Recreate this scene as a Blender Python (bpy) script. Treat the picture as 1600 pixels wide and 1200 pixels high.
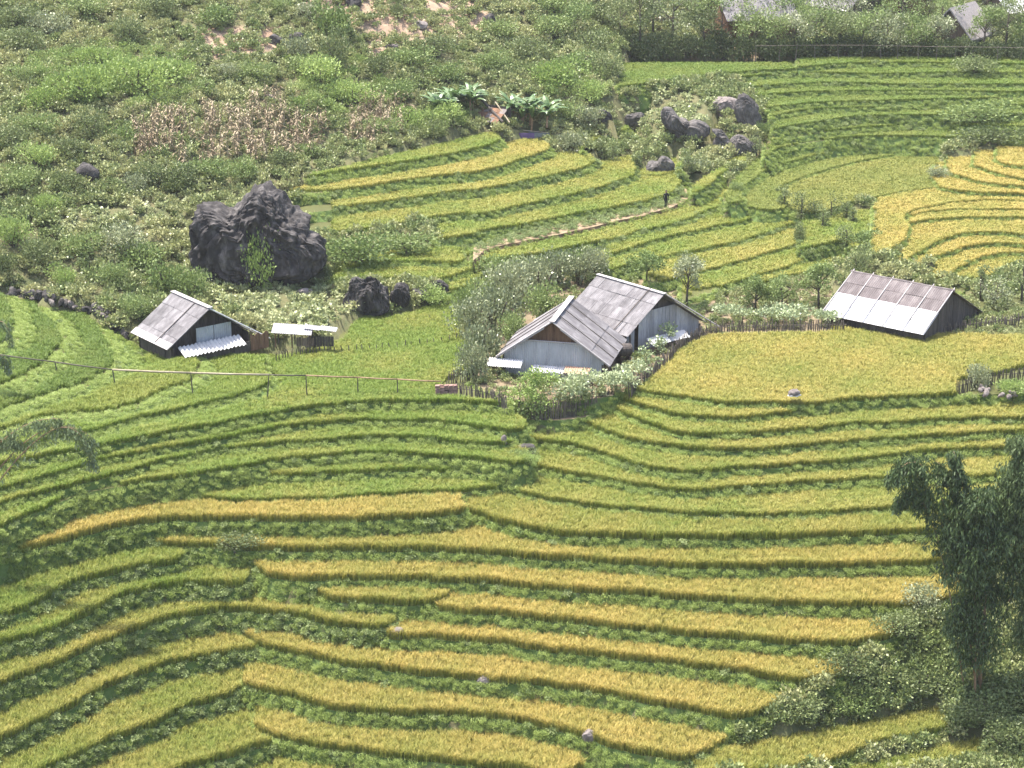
import bpy, bmesh, math, random
import numpy as np
from mathutils import Vector, Matrix

for o in list(bpy.data.objects): bpy.data.objects.remove(o)
scene = bpy.context.scene
COL = scene.collection

# ------------------------------------------------------------------ camera
F = 3200.0                      # focal length in pixels of the 1600 px wide photograph
PITCH = math.radians(18.5)
HC = 48.0                       # camera height above the farmyard
cam_d = bpy.data.cameras.new('camera'); cam = bpy.data.objects.new('camera', cam_d); COL.objects.link(cam)
cam.location = (0, 0, HC); cam.rotation_euler = (math.radians(90) - PITCH, 0, 0)
cam_d.sensor_width = 36; cam_d.lens = 36 * F / 1600; cam_d.clip_start = 1; cam_d.clip_end = 2000
scene.camera = cam
# ------------------------------------------------------------------ light
SUN_DIR = Vector((-0.27, 0.13, 0.955)).normalized()       # towards the sun
w = bpy.data.worlds.new('World'); scene.world = w; w.use_nodes = True
nt = w.node_tree; nt.nodes.clear()
sky = nt.nodes.new('ShaderNodeTexSky'); sky.sky_type = 'NISHITA'; sky.sun_disc = False
sky.sun_elevation = math.asin(SUN_DIR.z); sky.sun_rotation = math.atan2(SUN_DIR.x, SUN_DIR.y)
sky.air_density = 1.0; sky.dust_density = 3.5
bg = nt.nodes.new('ShaderNodeBackground'); bg.inputs[1].default_value = 0.15
out = nt.nodes.new('ShaderNodeOutputWorld')
nt.links.new(sky.outputs[0], bg.inputs[0]); nt.links.new(bg.outputs[0], out.inputs[0])
sd = bpy.data.lights.new('sun', 'SUN'); sd.energy = 3.9; sd.angle = math.radians(0.6); sd.color = (1.0, 0.95, 0.86)
sun = bpy.data.objects.new('sun', sd); COL.objects.link(sun)
sun.rotation_euler = (-SUN_DIR).to_track_quat('-Z', 'Y').to_euler(); sun.location = (-60, 200, 150)
scene.view_settings.view_transform = 'Standard'; scene.view_settings.look = 'None'
scene.view_settings.exposure = 1.5; scene.view_settings.gamma = 1
scene.cycles.max_bounces = 4; scene.cycles.diffuse_bounces = 2; scene.cycles.glossy_bounces = 2; scene.cycles.transmission_bounces = 2; scene.cycles.transparent_max_bounces = 4
# ------------------------------------------------------------------ pixels to places
CP, SP = math.cos(PITCH), math.sin(PITCH)
def ray(u, v):
    a = (u - 800.0) / F; b = (600.0 - v) / F
    return np.array([a, CP + SP * b, -SP + CP * b])
def at(u, v, z=0.0):            # the point at height z seen at a pixel
    d = ray(u, v); t = (z - HC) / d[2]
    return np.array([d[0] * t, d[1] * t, z])
def atd(u, v, dep):             # the point at a given depth along the view axis
    d = ray(u, v); return np.array([0, 0, HC]) + d * dep
def proj(p):
    p = np.asarray(p, float); x = p[..., 0]; y = p[..., 1]; z = p[..., 2] - HC
    dep = y * CP - z * SP; up = y * SP + z * CP
    return 800 + F * x / dep, 600 - F * up / dep, dep
def ppm(p): return F / proj(np.array(p))[2]

# ------------------------------------------------------------------ terraces: front lips traced as level lines
R2, R3, R4, R5, R6, R7, R8, R9 = [(a, b, 2.996) for a, b in
    ((534, 0), (1066, 0), (0, 400), (534, 400), (1066, 400), (0, 800), (534, 800), (1066, 800))]
S1, S2, S3, S4, S5 = (420, 190, 4.), (740, 190, 4.), (1000, 250, 4.), (1200, 200, 4.), (0, 440, 4.)
def P(*segs):
    o = []
    for reg, pts in segs: o += [(reg[0] + x / reg[2], reg[1] + y / reg[2]) for x, y in pts]
    return o
# name: (level, lip, reach back, ripeness 0 green .. 1 gold, weediness of the bank 0..1)
TER = {}
def ter(n, z, lip, back=14, ripe=.4, weed=.15, rice=True): TER[n] = dict(z=z, lip=lip, back=back, ripe=ripe, weed=weed, rice=rice)
# right and centre block
ter('x1', 0, P((R5, [(1350, 640), (1450, 655), (1600, 670)]), (R6, [(150, 693), (400, 700), (620, 705), (800, 680), (1000, 670), (1300, 655), (1700, 640), (2000, 620)])), 24, 0.55)
ter('x1b', -.5, P((R5, [(1290, 665), (1400, 710), (1600, 755)]), (R6, [(200, 770), (400, 757), (560, 738), (660, 712), (760, 700)])), 6, 0.48)
ter('x2', -1.0, P((R5, [(1200, 680), (1300, 740), (1450, 800), (1600, 840)]), (R6, [(300, 840), (600, 820), (800, 797), (1000, 790), (1200, 777), (1600, 770), (2000, 750)])), 14, 0.38)
ter('x3', -1.55, P((R5, [(1030, 745), (1150, 790), (1250, 840), (1400, 880), (1600, 905)]), (R6, [(300, 915), (600, 895), (900, 870), (1100, 855), (1400, 840), (1700, 830), (2000, 815)])), 14, 0.45)
ter('x4', -2.2, P((R5, [(800, 845), (950, 880), (1100, 900), (1300, 960), (1450, 1000), (1600, 1020)]), (R6, [(300, 1003), (600, 978), (900, 955), (1100, 930), (1350, 912), (1600, 905), (2000, 890)])), 14, 0.38)
ter('x5', -2.95, P((R5, [(830, 980), (1000, 1010), (1200, 1050), (1400, 1085), (1600, 1110)]), (R6, [(300, 1088), (600, 1070), (900, 1055), (1200, 1045), (1600, 1030), (2000, 1010)])), 14, 0.42)
ter('x6', -3.65, P((R5, [(700, 1090), (900, 1130), (1100, 1165), (1300, 1190), (1600, 1215)]), (R9, [(300, 22), (600, 15), (900, 0), (1130, -12), (1500, -20), (1900, -25)])), 14, 0.38)
ter('b', -4.45, P((R8, [(560, 5), (750, 60), (900, 95), (1100, 117), (1350, 127), (1600, 135)]), (R9, [(400, 127), (800, 116), (1130, 108), (1500, 100), (1900, 95)])), 14, 0.5)
ter('c', -5.6, P((R7, [(600, 120), (680, 155), (850, 168), (1100, 180), (1600, 186)]), (R8, [(300, 190), (600, 195), (850, 215), (1100, 235), (1600, 265)]), (R9, [(500, 266), (800, 265), (1000, 256), (1190, 245), (1500, 225), (1800, 200)])), 14, .72, .3)
ter('d', -6.8, P((R7, [(1190, 255), (1230, 300), (1350, 320), (1600, 322)]), (R8, [(300, 325), (500, 335), (700, 340), (1000, 370), (1300, 390), (1600, 415)]), (R9, [(300, 430), (600, 445), (900, 452), (1100, 450), (1220, 425), (1300, 390)])), 14, .85, .25)
ter('el', -7.75, P((R7, [(1500, 340), (1470, 390), (1600, 425)]), (R8, [(200, 430), (400, 436), (490, 415), (500, 375)])), 10, .75, .2)
ter('er', -8.05, P((R8, [(465, 400), (450, 460), (700, 482), (1000, 520), (1300, 550), (1600, 577)]), (R9, [(300, 605), (500, 625), (700, 633), (900, 610), (1020, 570), (1090, 520)])), 10, .9, .12)
ter('fr', -9.35, P((R8, [(240, 545), (230, 590), (400, 596), (700, 622), (1000, 660), (1300, 687), (1600, 727)]), (R9, [(300, 767), (520, 802), (650, 792), (760, 760), (820, 705)])), 10, .95, .2)
ter('g', -10.65, P((R7, [(1150, 585), (1200, 620), (1300, 650), (1600, 722)]), (R8, [(300, 756), (600, 786), (900, 816), (1200, 857), (1600, 926)]), (R9, [(150, 957), (270, 972), (400, 942), (500, 880)])), 10, .92, .15)
ter('h', -12.15, P((R7, [(1130, 790), (1140, 820), (1250, 852), (1400, 887), (1600, 932)]), (R8, [(300, 952), (600, 962), (900, 1002), (1100, 1047), (1300, 1112), (1500, 1160), (1600, 1168)]), (R9, [(100, 1145), (220, 1085)])), 10, .85, .15)
ter('i', -13.6, P((R7, [(1190, 995), (1220, 1032), (1300, 1072), (1450, 1102), (1600, 1122)]), (R8, [(300, 1157), (600, 1192), (800, 1215), (1000, 1250), (1130, 1200)])), 10, .8, .2)
ter('k', -15.2, P((R7, [(1250, 1290), (1600, 1300)]), (R8, [(300, 1330), (700, 1370), (1200, 1420), (1600, 1390)])), 12, .6, .3)
ter('j', -12.7, P((R9, [(60, 1260), (300, 1232), (550, 1212), (760, 1160), (960, 1090), (1100, 1065), (1240, 1030)])), 2.6, .55, .3)
ter('j2', -13.7, P((R9, [(700, 1330), (1000, 1235), (1250, 1190), (1480, 1150)])), 2, .4, .4)
# left block
ter('y1', 0, P((S5, [(-500, 1230), (0, 1145), (300, 1095), (640, 1040)]), (R4, [(800, 832), (1100, 778), (1350, 735), (1600, 702)]), (R5, [(200, 690), (450, 690), (700, 702), (780, 720)])), 24, 0.1, .1)
TER['y1']['backpx'] = [(800, 600), (760, 560), (735, 470), (700, 474), (640, 490), (560, 503), (535, 520), (500, 548), (440, 562), (300, 590), (0, 680), (-125, 700)]
ter('y2', -.75, P((R4, [(-400, 1190), (0, 1096), (200, 1046), (450, 976), (700, 921), (900, 886), (1100, 852), (1300, 817), (1600, 781)]), (R5, [(200, 780), (400, 782), (600, 805), (780, 830), (850, 815), (850, 785), (800, 760)])), 14, 0.12, .08)
ter('y3', -1.35, P((R4, [(-400, 1275), (0, 1172), (300, 1091), (600, 1012), (900, 942), (1200, 897), (1600, 866)]), (R5, [(200, 857), (400, 866), (600, 885), (740, 888), (800, 870), (800, 840), (760, 815)])), 14, 0.16, .08)
ter('y4', -1.9, P((R4, [(-300, 1380), (0, 1270), (200, 1190), (400, 1112), (700, 1057), (900, 1030), (1100, 1000), (1300, 967), (1600, 936)]), (R5, [(200, 927), (400, 945), (600, 957), (790, 982), (865, 965), (860, 925), (800, 890)])), 14, 0.16, .08)
ter('y5', -2.7, P((R4, [(820, 1085), (950, 1060), (1100, 1043), (1300, 1032), (1600, 1025)]), (R5, [(300, 1012), (500, 1012), (720, 1025), (800, 1022), (835, 1000), (810, 965)])), 14, 0.2, .08)
ter('y6', -3.4, P((R4, [(900, 1135), (1050, 1150), (1200, 1152), (1600, 1142)]), (R5, [(300, 1118), (550, 1108), (720, 1095)])), 14, 0.22, .1)
ter('a', -3.95, P((R7, [(-350, 310), (0, 222), (200, 165), (400, 112), (600, 68), (800, 48), (1200, 42), (1600, 50)]), (R8, [(300, 36), (580, 8)])), 14, .85, .3)
ter('Lc', -6.2, P((R7, [(-350, 590), (0, 500), (150, 460), (300, 365), (450, 312), (600, 276), (800, 250), (850, 235), (850, 190)])), 12, 0.2, .8)
ter('Ld', -7.4, P((R7, [(-350, 740), (0, 630), (250, 560), (450, 462), (600, 402), (800, 357), (1000, 350), (1140, 343), (1170, 290)])), 12, 0.22, .7)
ter('Le', -8.95, P((R7, [(-350, 960), (0, 822), (250, 722), (400, 652), (600, 577), (800, 512), (1000, 477), (1200, 472), (1400, 497), (1600, 542)]), (R8, [(180, 560), (250, 530), (255, 500)])), 12, 0.42, .7)
ter('Lf', -10.95, P((R7, [(-350, 1230), (0, 1072), (250, 962), (450, 857), (600, 792), (800, 717), (1000, 677), (1190, 650), (1205, 600)])), 12, 0.5, .9)
ter('Lg', -12.5, P((R7, [(-350, 1500), (0, 1310), (250, 1202), (500, 1092), (700, 1010), (900, 912), (1080, 865), (1150, 830)])), 12, 0.4, .9)
ter('Lh', -14.0, P((R7, [(300, 1420), (700, 1270), (1000, 1172), (1200, 1110), (1280, 1090), (1330, 1060)])), 12, 0.4, .8)
ter('Li', -15.6, P((R7, [(600, 1500), (1000, 1370), (1300, 1270), (1600, 1230)])), 12, .5, .8)
# fields on the left
ter('m1', 2.6, P((S5, [(-500, 480), (0, 412), (70, 400), (130, 340), (140, 260), (105, 150), (60, 95)])), .5, 0.0, .03)
ter('m2', 2.0, P((S5, [(-500, 790), (0, 672), (150, 622), (280, 552), (380, 482), (425, 412), (410, 320), (335, 220), (270, 150)])), .5, 0.0, .03)
ter('m3', 1.4, P((S5, [(-500, 970), (0, 846), (200, 772), (400, 706), (600, 632), (720, 562), (772, 500), (740, 420), (650, 290), (590, 225)])), .5, 0.02, .03)
ter('m4', .9, P((S5, [(-500, 1060), (0, 965), (250, 890), (480, 850), (640, 845), (800, 802), (950, 752), (1100, 692), (1230, 642), (1290, 592), (1285, 530), (1250, 480)])), 1.5, 0.22, .05)
ter('m5', .45, P((S5, [(-500, 1150), (0, 1060), (300, 1000), (600, 940), (900, 862), (1100, 822), (1300, 772), (1450, 732), (1600, 692), (1680, 640), (1680, 590)])), 5, 0.08, .05)
# terraces beyond the huts
ter('D1', 6.2, P((S1, [(240, 355), (500, 312), (800, 267), (1100, 217), (1300, 177), (1430, 130), (1400, 80)])), .8, .2, .15)
ter('D2', 5.3, P((S1, [(10, 480), (200, 457), (450, 432), (800, 383), (1200, 332)]), (S2, [(0, 325), (150, 292), (350, 227), (450, 190), (455, 150), (420, 112)])), 1.5, .7, .3)
ter('D3', 4.4, P((S1, [(100, 595), (400, 552), (800, 497), (1200, 442)]), (S2, [(0, 440), (300, 382), (550, 332), (700, 292), (745, 260), (720, 220)])), 4, .5, .4)
ter('D4', 3.6, P((S1, [(200, 710), (500, 692), (800, 652), (1000, 612), (1250, 580)]), (S2, [(0, 592), (250, 542), (500, 492), (700, 442), (900, 382), (1000, 340), (1010, 300)])), 6, .4, .4)
ter('D5', 2.95, P((S1, [(1030, 745), (1300, 712)]), (S2, [(0, 702), (300, 652), (600, 592), (800, 560), (1000, 520), (1180, 472), (1270, 430), (1300, 380)])), 9, .3, .35)
ter('path', 2.5, P((S1, [(1270, 880), (1330, 805)]), (S2, [(50, 805), (200, 770), (500, 710), (700, 665), (900, 620), (1100, 575), (1200, 545), (1310, 500), (1345, 455)])), 5, 0, .1, False)
ter('D6l', 2.2, P((S1, [(480, 920), (700, 888), (950, 882), (1190, 890), (1225, 850)])), 4, .2, .25)
ter('D7l', 1.7, P((S1, [(380, 1005), (460, 992), (700, 987), (950, 1005), (1100, 985), (1260, 930)])), 6, .25, .2)
ter('D8l', 1.2, P((S1, [(1080, 1075), (1200, 1050), (1320, 1010), (1400, 960)])), 5, .25, .2)
ter('D6', 1.95, P((S2, [(30, 885), (200, 862), (450, 822), (700, 772), (900, 740)]), (S3, [(0, 450), (200, 410), (380, 347), (560, 268)])), 7, .28, .5)
ter('D7', 1.55, P((S3, [(-200, 600), (120, 505), (320, 460), (500, 415), (660, 387), (745, 340)])), 6, .28, .3)
ter('D8', 1.15, P((S3, [(-300, 720), (0, 645), (200, 605), (400, 565), (600, 520), (800, 460), (985, 400)])), 6, .3, .45)
ter('D9', .8, P((S3, [(50, 790), (380, 702), (600, 650), (800, 592), (985, 532)])), 5, .55, .3)
ter('D10', .5, P((S3, [(250, 890), (340, 860), (500, 802), (700, 742), (900, 682), (1100, 602), (1300, 545)])), 5, .35, .3)
ter('D11', .22, P((S3, [(300, 960), (440, 870), (640, 800), (900, 740), (1190, 692), (1300, 662), (1390, 630)])), 5, .45, .4)
ter('K', 1.5, P((S4, [(200, 765), (350, 732), (470, 712), (560, 765), (700, 722), (778, 640), (745, 570), (700, 535)])), 1, .25, .7)
# far right slope
ter('E11', 2.2, P((S4, [(95, 460), (190, 530), (330, 532), (430, 505), (550, 462), (700, 432), (850, 405), (1000, 390), (1085, 382)])), 18, .45, .05)
ter('E10', 2.4, P((S3, [(560, 300), (680, 303), (770, 320), (880, 316), (900, 285)]), (S4, [(78, 390), (130, 350), (250, 302), (450, 246), (700, 191), (900, 166), (1100, 152), (1300, 160), (1480, 172), (1800, 200)])), 9, .3, .05)
ter('E9', 3.05, P((S3, [(555, 278), (640, 268), (630, 228), (648, 170), (750, 92), (900, 32)]), (S4, [(200, 201), (450, 141), (650, 112), (900, 88), (1080, 85), (1300, 90), (1800, 110)])), 9, .22, .2)
TER['E9']['backpx'] = [(1660, 200), (1400, 203), (1300, 210), (1215, 225), (1180, 248), (1150, 275), (1128, 312)]
TER['E10']['backpx'] = [(1680, 212), (1400, 218), (1312, 226), (1250, 241), (1187, 264), (1150, 290), (1134, 318)]
ter('E8', 4.25, P((R3, [(385, 745), (440, 702), (650, 662), (850, 642), (1100, 642), (1600, 665), (1800, 672)])), 9, .2, .25)
ter('E7', 4.9, P((R3, [(420, 660), (600, 630), (850, 600), (1100, 588), (1600, 596), (1800, 600)])), 9, .15, .25)
ter('E6', 5.8, P((R3, [(425, 610), (580, 582), (800, 552), (1000, 545), (1400, 540), (1800, 540)])), 9, .15, .4)
ter('E5', 6.4, P((R3, [(410, 550), (600, 517), (900, 505), (1250, 492), (1800, 498)])), 9, .12, .3)
ter('E4', 6.9, P((R3, [(380, 512), (600, 486), (900, 478), (1200, 468), (1800, 460)])), 9, .12, .3)
ter('E3', 7.45, P((R3, [(330, 470), (400, 448), (700, 432), (1100, 430), (1800, 436)])), 9, .1, .3)
ter('E2', 7.9, P((R3, [(290, 425), (360, 408), (700, 392), (1100, 400), (1800, 398)])), 9, .1, .4)
ter('E1', 8.5, P((R3, [(-250, 420), (0, 388), (300, 362), (540, 345), (900, 350), (1280, 345), (1800, 350)])), 7, .1, .4)
ter('E1b', 8.85, P((R3, [(-300, 412), (-100, 386), (100, 362), (300, 340), (520, 328)])), 4, .08, .4)
ter('E0', 9.1, P((R3, [(540, 320), (800, 300), (1280, 300), (1800, 310)])), 3, .1, .3)
ter('H1', 3.3, P((S3, [(330, 215), (400, 182), (500, 102), (640, 20), (690, -30)])), 3, .28, .3)
ter('H2', 3.75, P((S2, [(1300, 330), (1310, 272), (1400, 222), (1560, 132)])), 3, .3, .6)
ter('H3', 4.2, P((S2, [(880, 170), (1000, 120), (1070, 90), (1100, 60)])), 2, .2, .2)
ter('H4', 5.0, P((S2, [(680, 190), (700, 140), (780, 98), (930, 72), (960, 40)])), 1, .2, .1)
ter('H5', 3.05, P((S2, [(900, 460), (1040, 345), (1150, 350), (1250, 330), (1320, 300)])), 6, .32, .1, True)
# golden fields
ter('F1', 3.6, P((S4, [(1420, 205), (1500, 236), (1600, 246), (1900, 260)])), 6, .95, .0)
ter('F2', 3.2, P((S4, [(1280, 240), (1400, 282), (1600, 326), (1900, 370)])), 7, .95, .0)
ter('F3', 2.85, P((S4, [(1110, 283), (1300, 336), (1450, 361), (1600, 371), (1900, 390)])), 7, .95, .0)
ter('F4', 2.5, P((S4, [(1025, 322), (1100, 382), (1250, 406), (1600, 421), (1900, 430)])), 7, .9, .0)
ter('F5', 2.08, P((S4, [(650, 840), (760, 765), (850, 690), (872, 620), (845, 550), (950, 511), (1150, 476), (1350, 461), (1600, 466), (1900, 475)])), 9, .85, .05)
ter('F6', 1.95, P((S4, [(905, 560), (1000, 530), (1200, 517), (1600, 522), (1900, 530)])), 4, .85, .0)
ter('F7', 1.8, P((S4, [(882, 605), (1000, 582), (1250, 567), (1600, 572), (1900, 580)])), 5, .8, .0)
ter('F8', 1.5, P((S4, [(808, 905), (832, 860), (950, 771), (1100, 701), (1250, 666), (1450, 661), (1600, 676), (1900, 700)])), 9, .8, .05)
ter('F9', 1.1, P((S4, [(905, 940), (950, 872), (1100, 791), (1300, 736), (1450, 731), (1600, 741), (1900, 760)])), 9, .85, .05)
ter('F10', .7, P((S4, [(1020, 1000), (1150, 901), (1300, 831), (1450, 791), (1600, 790), (1900, 800)])), 9, .85, .1)
ter('F11', .3, P((S4, [(1180, 1060), (1290, 972), (1450, 900), (1600, 880), (1900, 880)])), 9, .7, .3)

ter('yard2', -1.0, [(768, 628), (800, 646), (830, 657), (880, 656), (935, 646), (985, 622)], 8, 0, .3, False)
ter('yard', .05, [(735, 600), (770, 618), (800, 626), (850, 630), (930, 622), (1005, 602), (1040, 572), (1062, 548), (1110, 527), (1200, 524), (1300, 521)], 22, 0, .3, False)

def catmull(p, step):
    p = np.asarray(p, float); n = len(p); o = []
    for i in range(n - 1):
        p0, p1, p2, p3 = p[max(i - 1, 0)], p[i], p[i + 1], p[min(i + 2, n - 1)]
        L = np.linalg.norm(p2 - p1); k = max(1, int(round(L / step)))
        t = (np.arange(k) / k)[:, None]
        # centripetal-ish: damp the tangents where spacing is uneven
        m1 = (p2 - p0); m2 = (p3 - p1)
        m1 = m1 / (np.linalg.norm(m1) + 1e-9) * L; m2 = m2 / (np.linalg.norm(m2) + 1e-9) * L
        o.append((2*t**3-3*t**2+1)*p1 + (t**3-2*t**2+t)*m1*.8 + (-2*t**3+3*t**2)*p2 + (t**3-t**2)*m2*.8)
    o.append(p[-1:]); return np.concatenate(o)
OWNBACK = {'D1', 'D2', 'D3', 'D4', 'D5', 'path', 'D6l', 'D7l', 'D8l', 'H1', 'H2', 'H3', 'H4', 'H5', 'j', 'j2', 'k', 'm4'}
LOWER = {'a', 'b', 'c', 'd', 'el', 'er', 'fr', 'g', 'h', 'i', 'k', 'j', 'j2', 'Lc', 'Ld', 'Le', 'Lf', 'Lg', 'Lh', 'Li'}
rng = np.random.default_rng(7)
for n, T in TER.items():
    if n in LOWER: T['z'] = -3 + (T['z'] + 3)*.86
    w3 = np.array([at(u, v, T['z'])[:2] for u, v in T['lip']])
    T['raw'] = w3
    c = catmull(w3, .45)
    d = np.gradient(c, axis=0); d /= np.linalg.norm(d, axis=1)[:, None] + 1e-9
    nrm = np.stack([d[:, 1], -d[:, 0]], 1)             # downhill side (lips run left to right)
    k = len(c); s = np.cumsum(np.r_[0, np.linalg.norm(np.diff(c, axis=0), axis=1)])
    ph = rng.uniform(0, 6.28, 6)
    wob = .07*np.sin(s*1.3+ph[0]) + .05*np.sin(s*2.9+ph[1]) + .10*np.sin(s*.45+ph[2])
    c = c + nrm * wob[:, None]
    T['c'] = c; T['nrm'] = nrm
    ye = c[:, 1].max() + T['back']
    if 'backpx' in T: T['poly'] = np.concatenate([c, [at(u, v, T['z'])[:2] for u, v in T['backpx']]])
    elif n in OWNBACK: T['poly'] = np.concatenate([c, [c[-1] + [0, T['back']], c[0] + [0, T['back']]]])
    else: T['poly'] = np.concatenate([c, [[c[-1, 0]*ye/c[-1, 1], ye], [c[0, 0]*ye/c[0, 1], ye]]])
def inside(poly, x, y):
    r = np.zeros(x.shape, bool); j = len(poly) - 1
    bx0, by0 = poly.min(0); bx1, by1 = poly.max(0)
    m = (x >= bx0) & (x <= bx1) & (y >= by0) & (y <= by1)
    if not m.any(): return r
    xs, ys = x[m], y[m]; q = np.zeros(xs.shape, bool)
    for i in range(len(poly)):
        xi, yi = poly[i]; xj, yj = poly[j]
        if yi != yj:
            q ^= ((yi > ys) != (yj > ys)) & (xs < (xj - xi) * (ys - yi) / (yj - yi) + xi)
        j = i
    r[m] = q; return r
NAMES = list(TER); LEV = np.array([TER[n]['z'] for n in NAMES])
# raster of the topmost terrace
GR = .25; X0, X1, Y0, Y1 = -75., 85., 88., 262.
gx = np.arange(X0, X1, GR) + GR/2; gy = np.arange(Y0, Y1, GR) + GR/2
GX, GY = np.meshgrid(gx, gy)
TOP = np.full(GX.shape, -1, int)
for k in np.argsort(LEV):
    m = inside(TER[NAMES[k]]['poly'], GX, GY); TOP[m] = k
def cell(a, x, y, fill):
    i = ((np.asarray(y) - Y0) / GR).astype(int); j = ((np.asarray(x) - X0) / GR).astype(int)
    ok = (i >= 0) & (j >= 0) & (i < a.shape[0]) & (j < a.shape[1])
    r = np.full(i.shape, fill, a.dtype); r[ok] = a[i[ok], j[ok]]; return r
# ------------------------------------------------------------------ helpers: objects
def link(o): COL.objects.link(o); return o
def tag(o, label=None, cat=None, group=None, kind=None):
    if label: o['label'] = label
    if cat: o['category'] = cat
    if group: o['group'] = group
    if kind: o['kind'] = kind
    return o
def thing(name, loc, rz=0.0, label=None, cat=None, group=None):
    o = link(bpy.data.objects.new(name, None)); o.location = [float(a) for a in loc]; o.rotation_euler = (0, 0, rz)
    o.empty_display_size = .2
    return tag(o, label, cat, group)
def mesh(name, v, f, m=None, smooth=False):
    me = bpy.data.meshes.new(name); me.from_pydata([tuple(map(float, a)) for a in v], [], [tuple(map(int, a)) for a in f])
    if m: me.materials.append(m)
    if smooth: me.polygons.foreach_set('use_smooth', [True] * len(me.polygons))
    me.update(); return me
def obj(name, me, parent=None, loc=(0, 0, 0), rot=(0, 0, 0), scl=(1, 1, 1)):
    o = link(bpy.data.objects.new(name, me)); o.parent = parent
    o.location = [float(a) for a in loc]; o.rotation_euler = rot; o.scale = scl; return o
def copy_tree(o, parent=None):
    c = link(o.copy()); c.parent = parent
    for ch in o.children: copy_tree(ch, c)
    return c
class MB:
    def __init__(s): s.v = []; s.f = []
    def add(s, v, f):
        k = len(s.v); s.v += [tuple(a) for a in v]; s.f += [tuple(i + k for i in a) for a in f]; return s
    def box(s, c, d, M=None):
        c = Vector(c); x, y, z = d[0]/2, d[1]/2, d[2]/2
        v = [Vector((a*x, b*y, e*z)) for e in (-1, 1) for a, b in ((-1, -1), (1, -1), (1, 1), (-1, 1))]
        v = [((M @ q) if M else q) + c for q in v]
        return s.add(v, [(3, 2, 1, 0), (4, 5, 6, 7), (0, 1, 5, 4), (1, 2, 6, 5), (2, 3, 7, 6), (3, 0, 4, 7)])
    def tube(s, pts, rad, n=6, cap=True):
        pts = [Vector(p) for p in pts]; k = len(pts)
        if not hasattr(rad, '__len__'): rad = [rad] * k
        v = []; f = []
        for i, p in enumerate(pts):
            t = (pts[min(i+1, k-1)] - pts[max(i-1, 0)]).normalized()
            a = t.cross(Vector((0, 0, 1)) if abs(t.z) < .9 else Vector((1, 0, 0))).normalized(); b = t.cross(a)
            for j in range(n):
                q = 6.28318 * j / n; v.append(p + (a*math.cos(q) + b*math.sin(q)) * rad[i])
        for i in range(k-1):
            for j in range(n): f.append((i*n+j, i*n+(j+1) % n, (i+1)*n+(j+1) % n, (i+1)*n+j))
        if cap: f.append(tuple(range(n-1, -1, -1))); f.append(tuple((k-1)*n+j for j in range(n)))
        return s.add(v, f)
    def me(s, name, m=None, smooth=False): return mesh(name, s.v, s.f, m, smooth)
    def build(s, name, m, parent=None, smooth=False, **k): return obj(name, s.me(name, m, smooth), parent, **k)

# ------------------------------------------------------------------ helpers: materials
def newmat(name):
    m = bpy.data.materials.new(name); m.use_nodes = True; t = m.node_tree; t.nodes.clear()
    return m, t, lambda ty: t.nodes.new(ty), t.links.new
def ramp_mat(name, cols, scale=3.0, rough=.85, bump=.3, detail=6, scl=(1, 1, 1), spec=.3, objrand=0.0, bscale=None, coord='Object'):
    """noise between colours; cols = [(position, rgb), ...]"""
    m, t, N, L = newmat(name)
    tc = N('ShaderNodeTexCoord'); mp = N('ShaderNodeMapping'); mp.inputs['Scale'].default_value = scl
    L(tc.outputs[coord], mp.inputs[0])
    oi = N('ShaderNodeObjectInfo'); ad = N('ShaderNodeVectorMath'); ad.operation = 'MULTIPLY_ADD'
    cr = N('ShaderNodeCombineXYZ')
    for i in range(3): L(oi.outputs['Random'], cr.inputs[i])
    ad.inputs[1].default_value = (37, 53, 71); L(cr.outputs[0], ad.inputs[0]); L(mp.outputs[0], ad.inputs[2])
    no = N('ShaderNodeTexNoise'); no.inputs['Scale'].default_value = scale; no.inputs['Detail'].default_value = detail
    no.inputs['Roughness'].default_value = .65
    L(ad.outputs[0], no.inputs['Vector'])
    cr2 = N('ShaderNodeValToRGB'); e = cr2.color_ramp.elements
    while len(e) < len(cols): e.new(.5)
    for q, (p, c) in zip(e, cols): q.position = p; q.color = (*c, 1)
    L(no.outputs[0], cr2.inputs[0])
    b = N('ShaderNodeBsdfPrincipled'); b.inputs['Roughness'].default_value = rough; b.inputs['Specular IOR Level'].default_value = spec
    if objrand:
        hs = N('ShaderNodeHueSaturation'); ma = N('ShaderNodeMath'); ma.operation = 'MULTIPLY_ADD'
        ma.inputs[1].default_value = objrand; ma.inputs[2].default_value = 1 - objrand/2
        L(oi.outputs['Random'], ma.inputs[0]); L(ma.outputs[0], hs.inputs['Value']); L(cr2.outputs[0], hs.inputs['Color'])
        L(hs.outputs[0], b.inputs['Base Color'])
    else: L(cr2.outputs[0], b.inputs['Base Color'])
    if bump:
        bp = N('ShaderNodeBump'); bp.inputs['Strength'].default_value = bump; bp.inputs['Distance'].default_value = .05
        n2 = N('ShaderNodeTexNoise'); n2.inputs['Scale'].default_value = bscale or scale*4; n2.inputs['Detail'].default_value = 5
        L(ad.outputs[0], n2.inputs['Vector']); L(n2.outputs[0], bp.inputs['Height']); L(bp.outputs[0], b.inputs['Normal'])
    o = N('ShaderNodeOutputMaterial'); L(b.outputs[0], o.inputs[0]); return m
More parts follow.
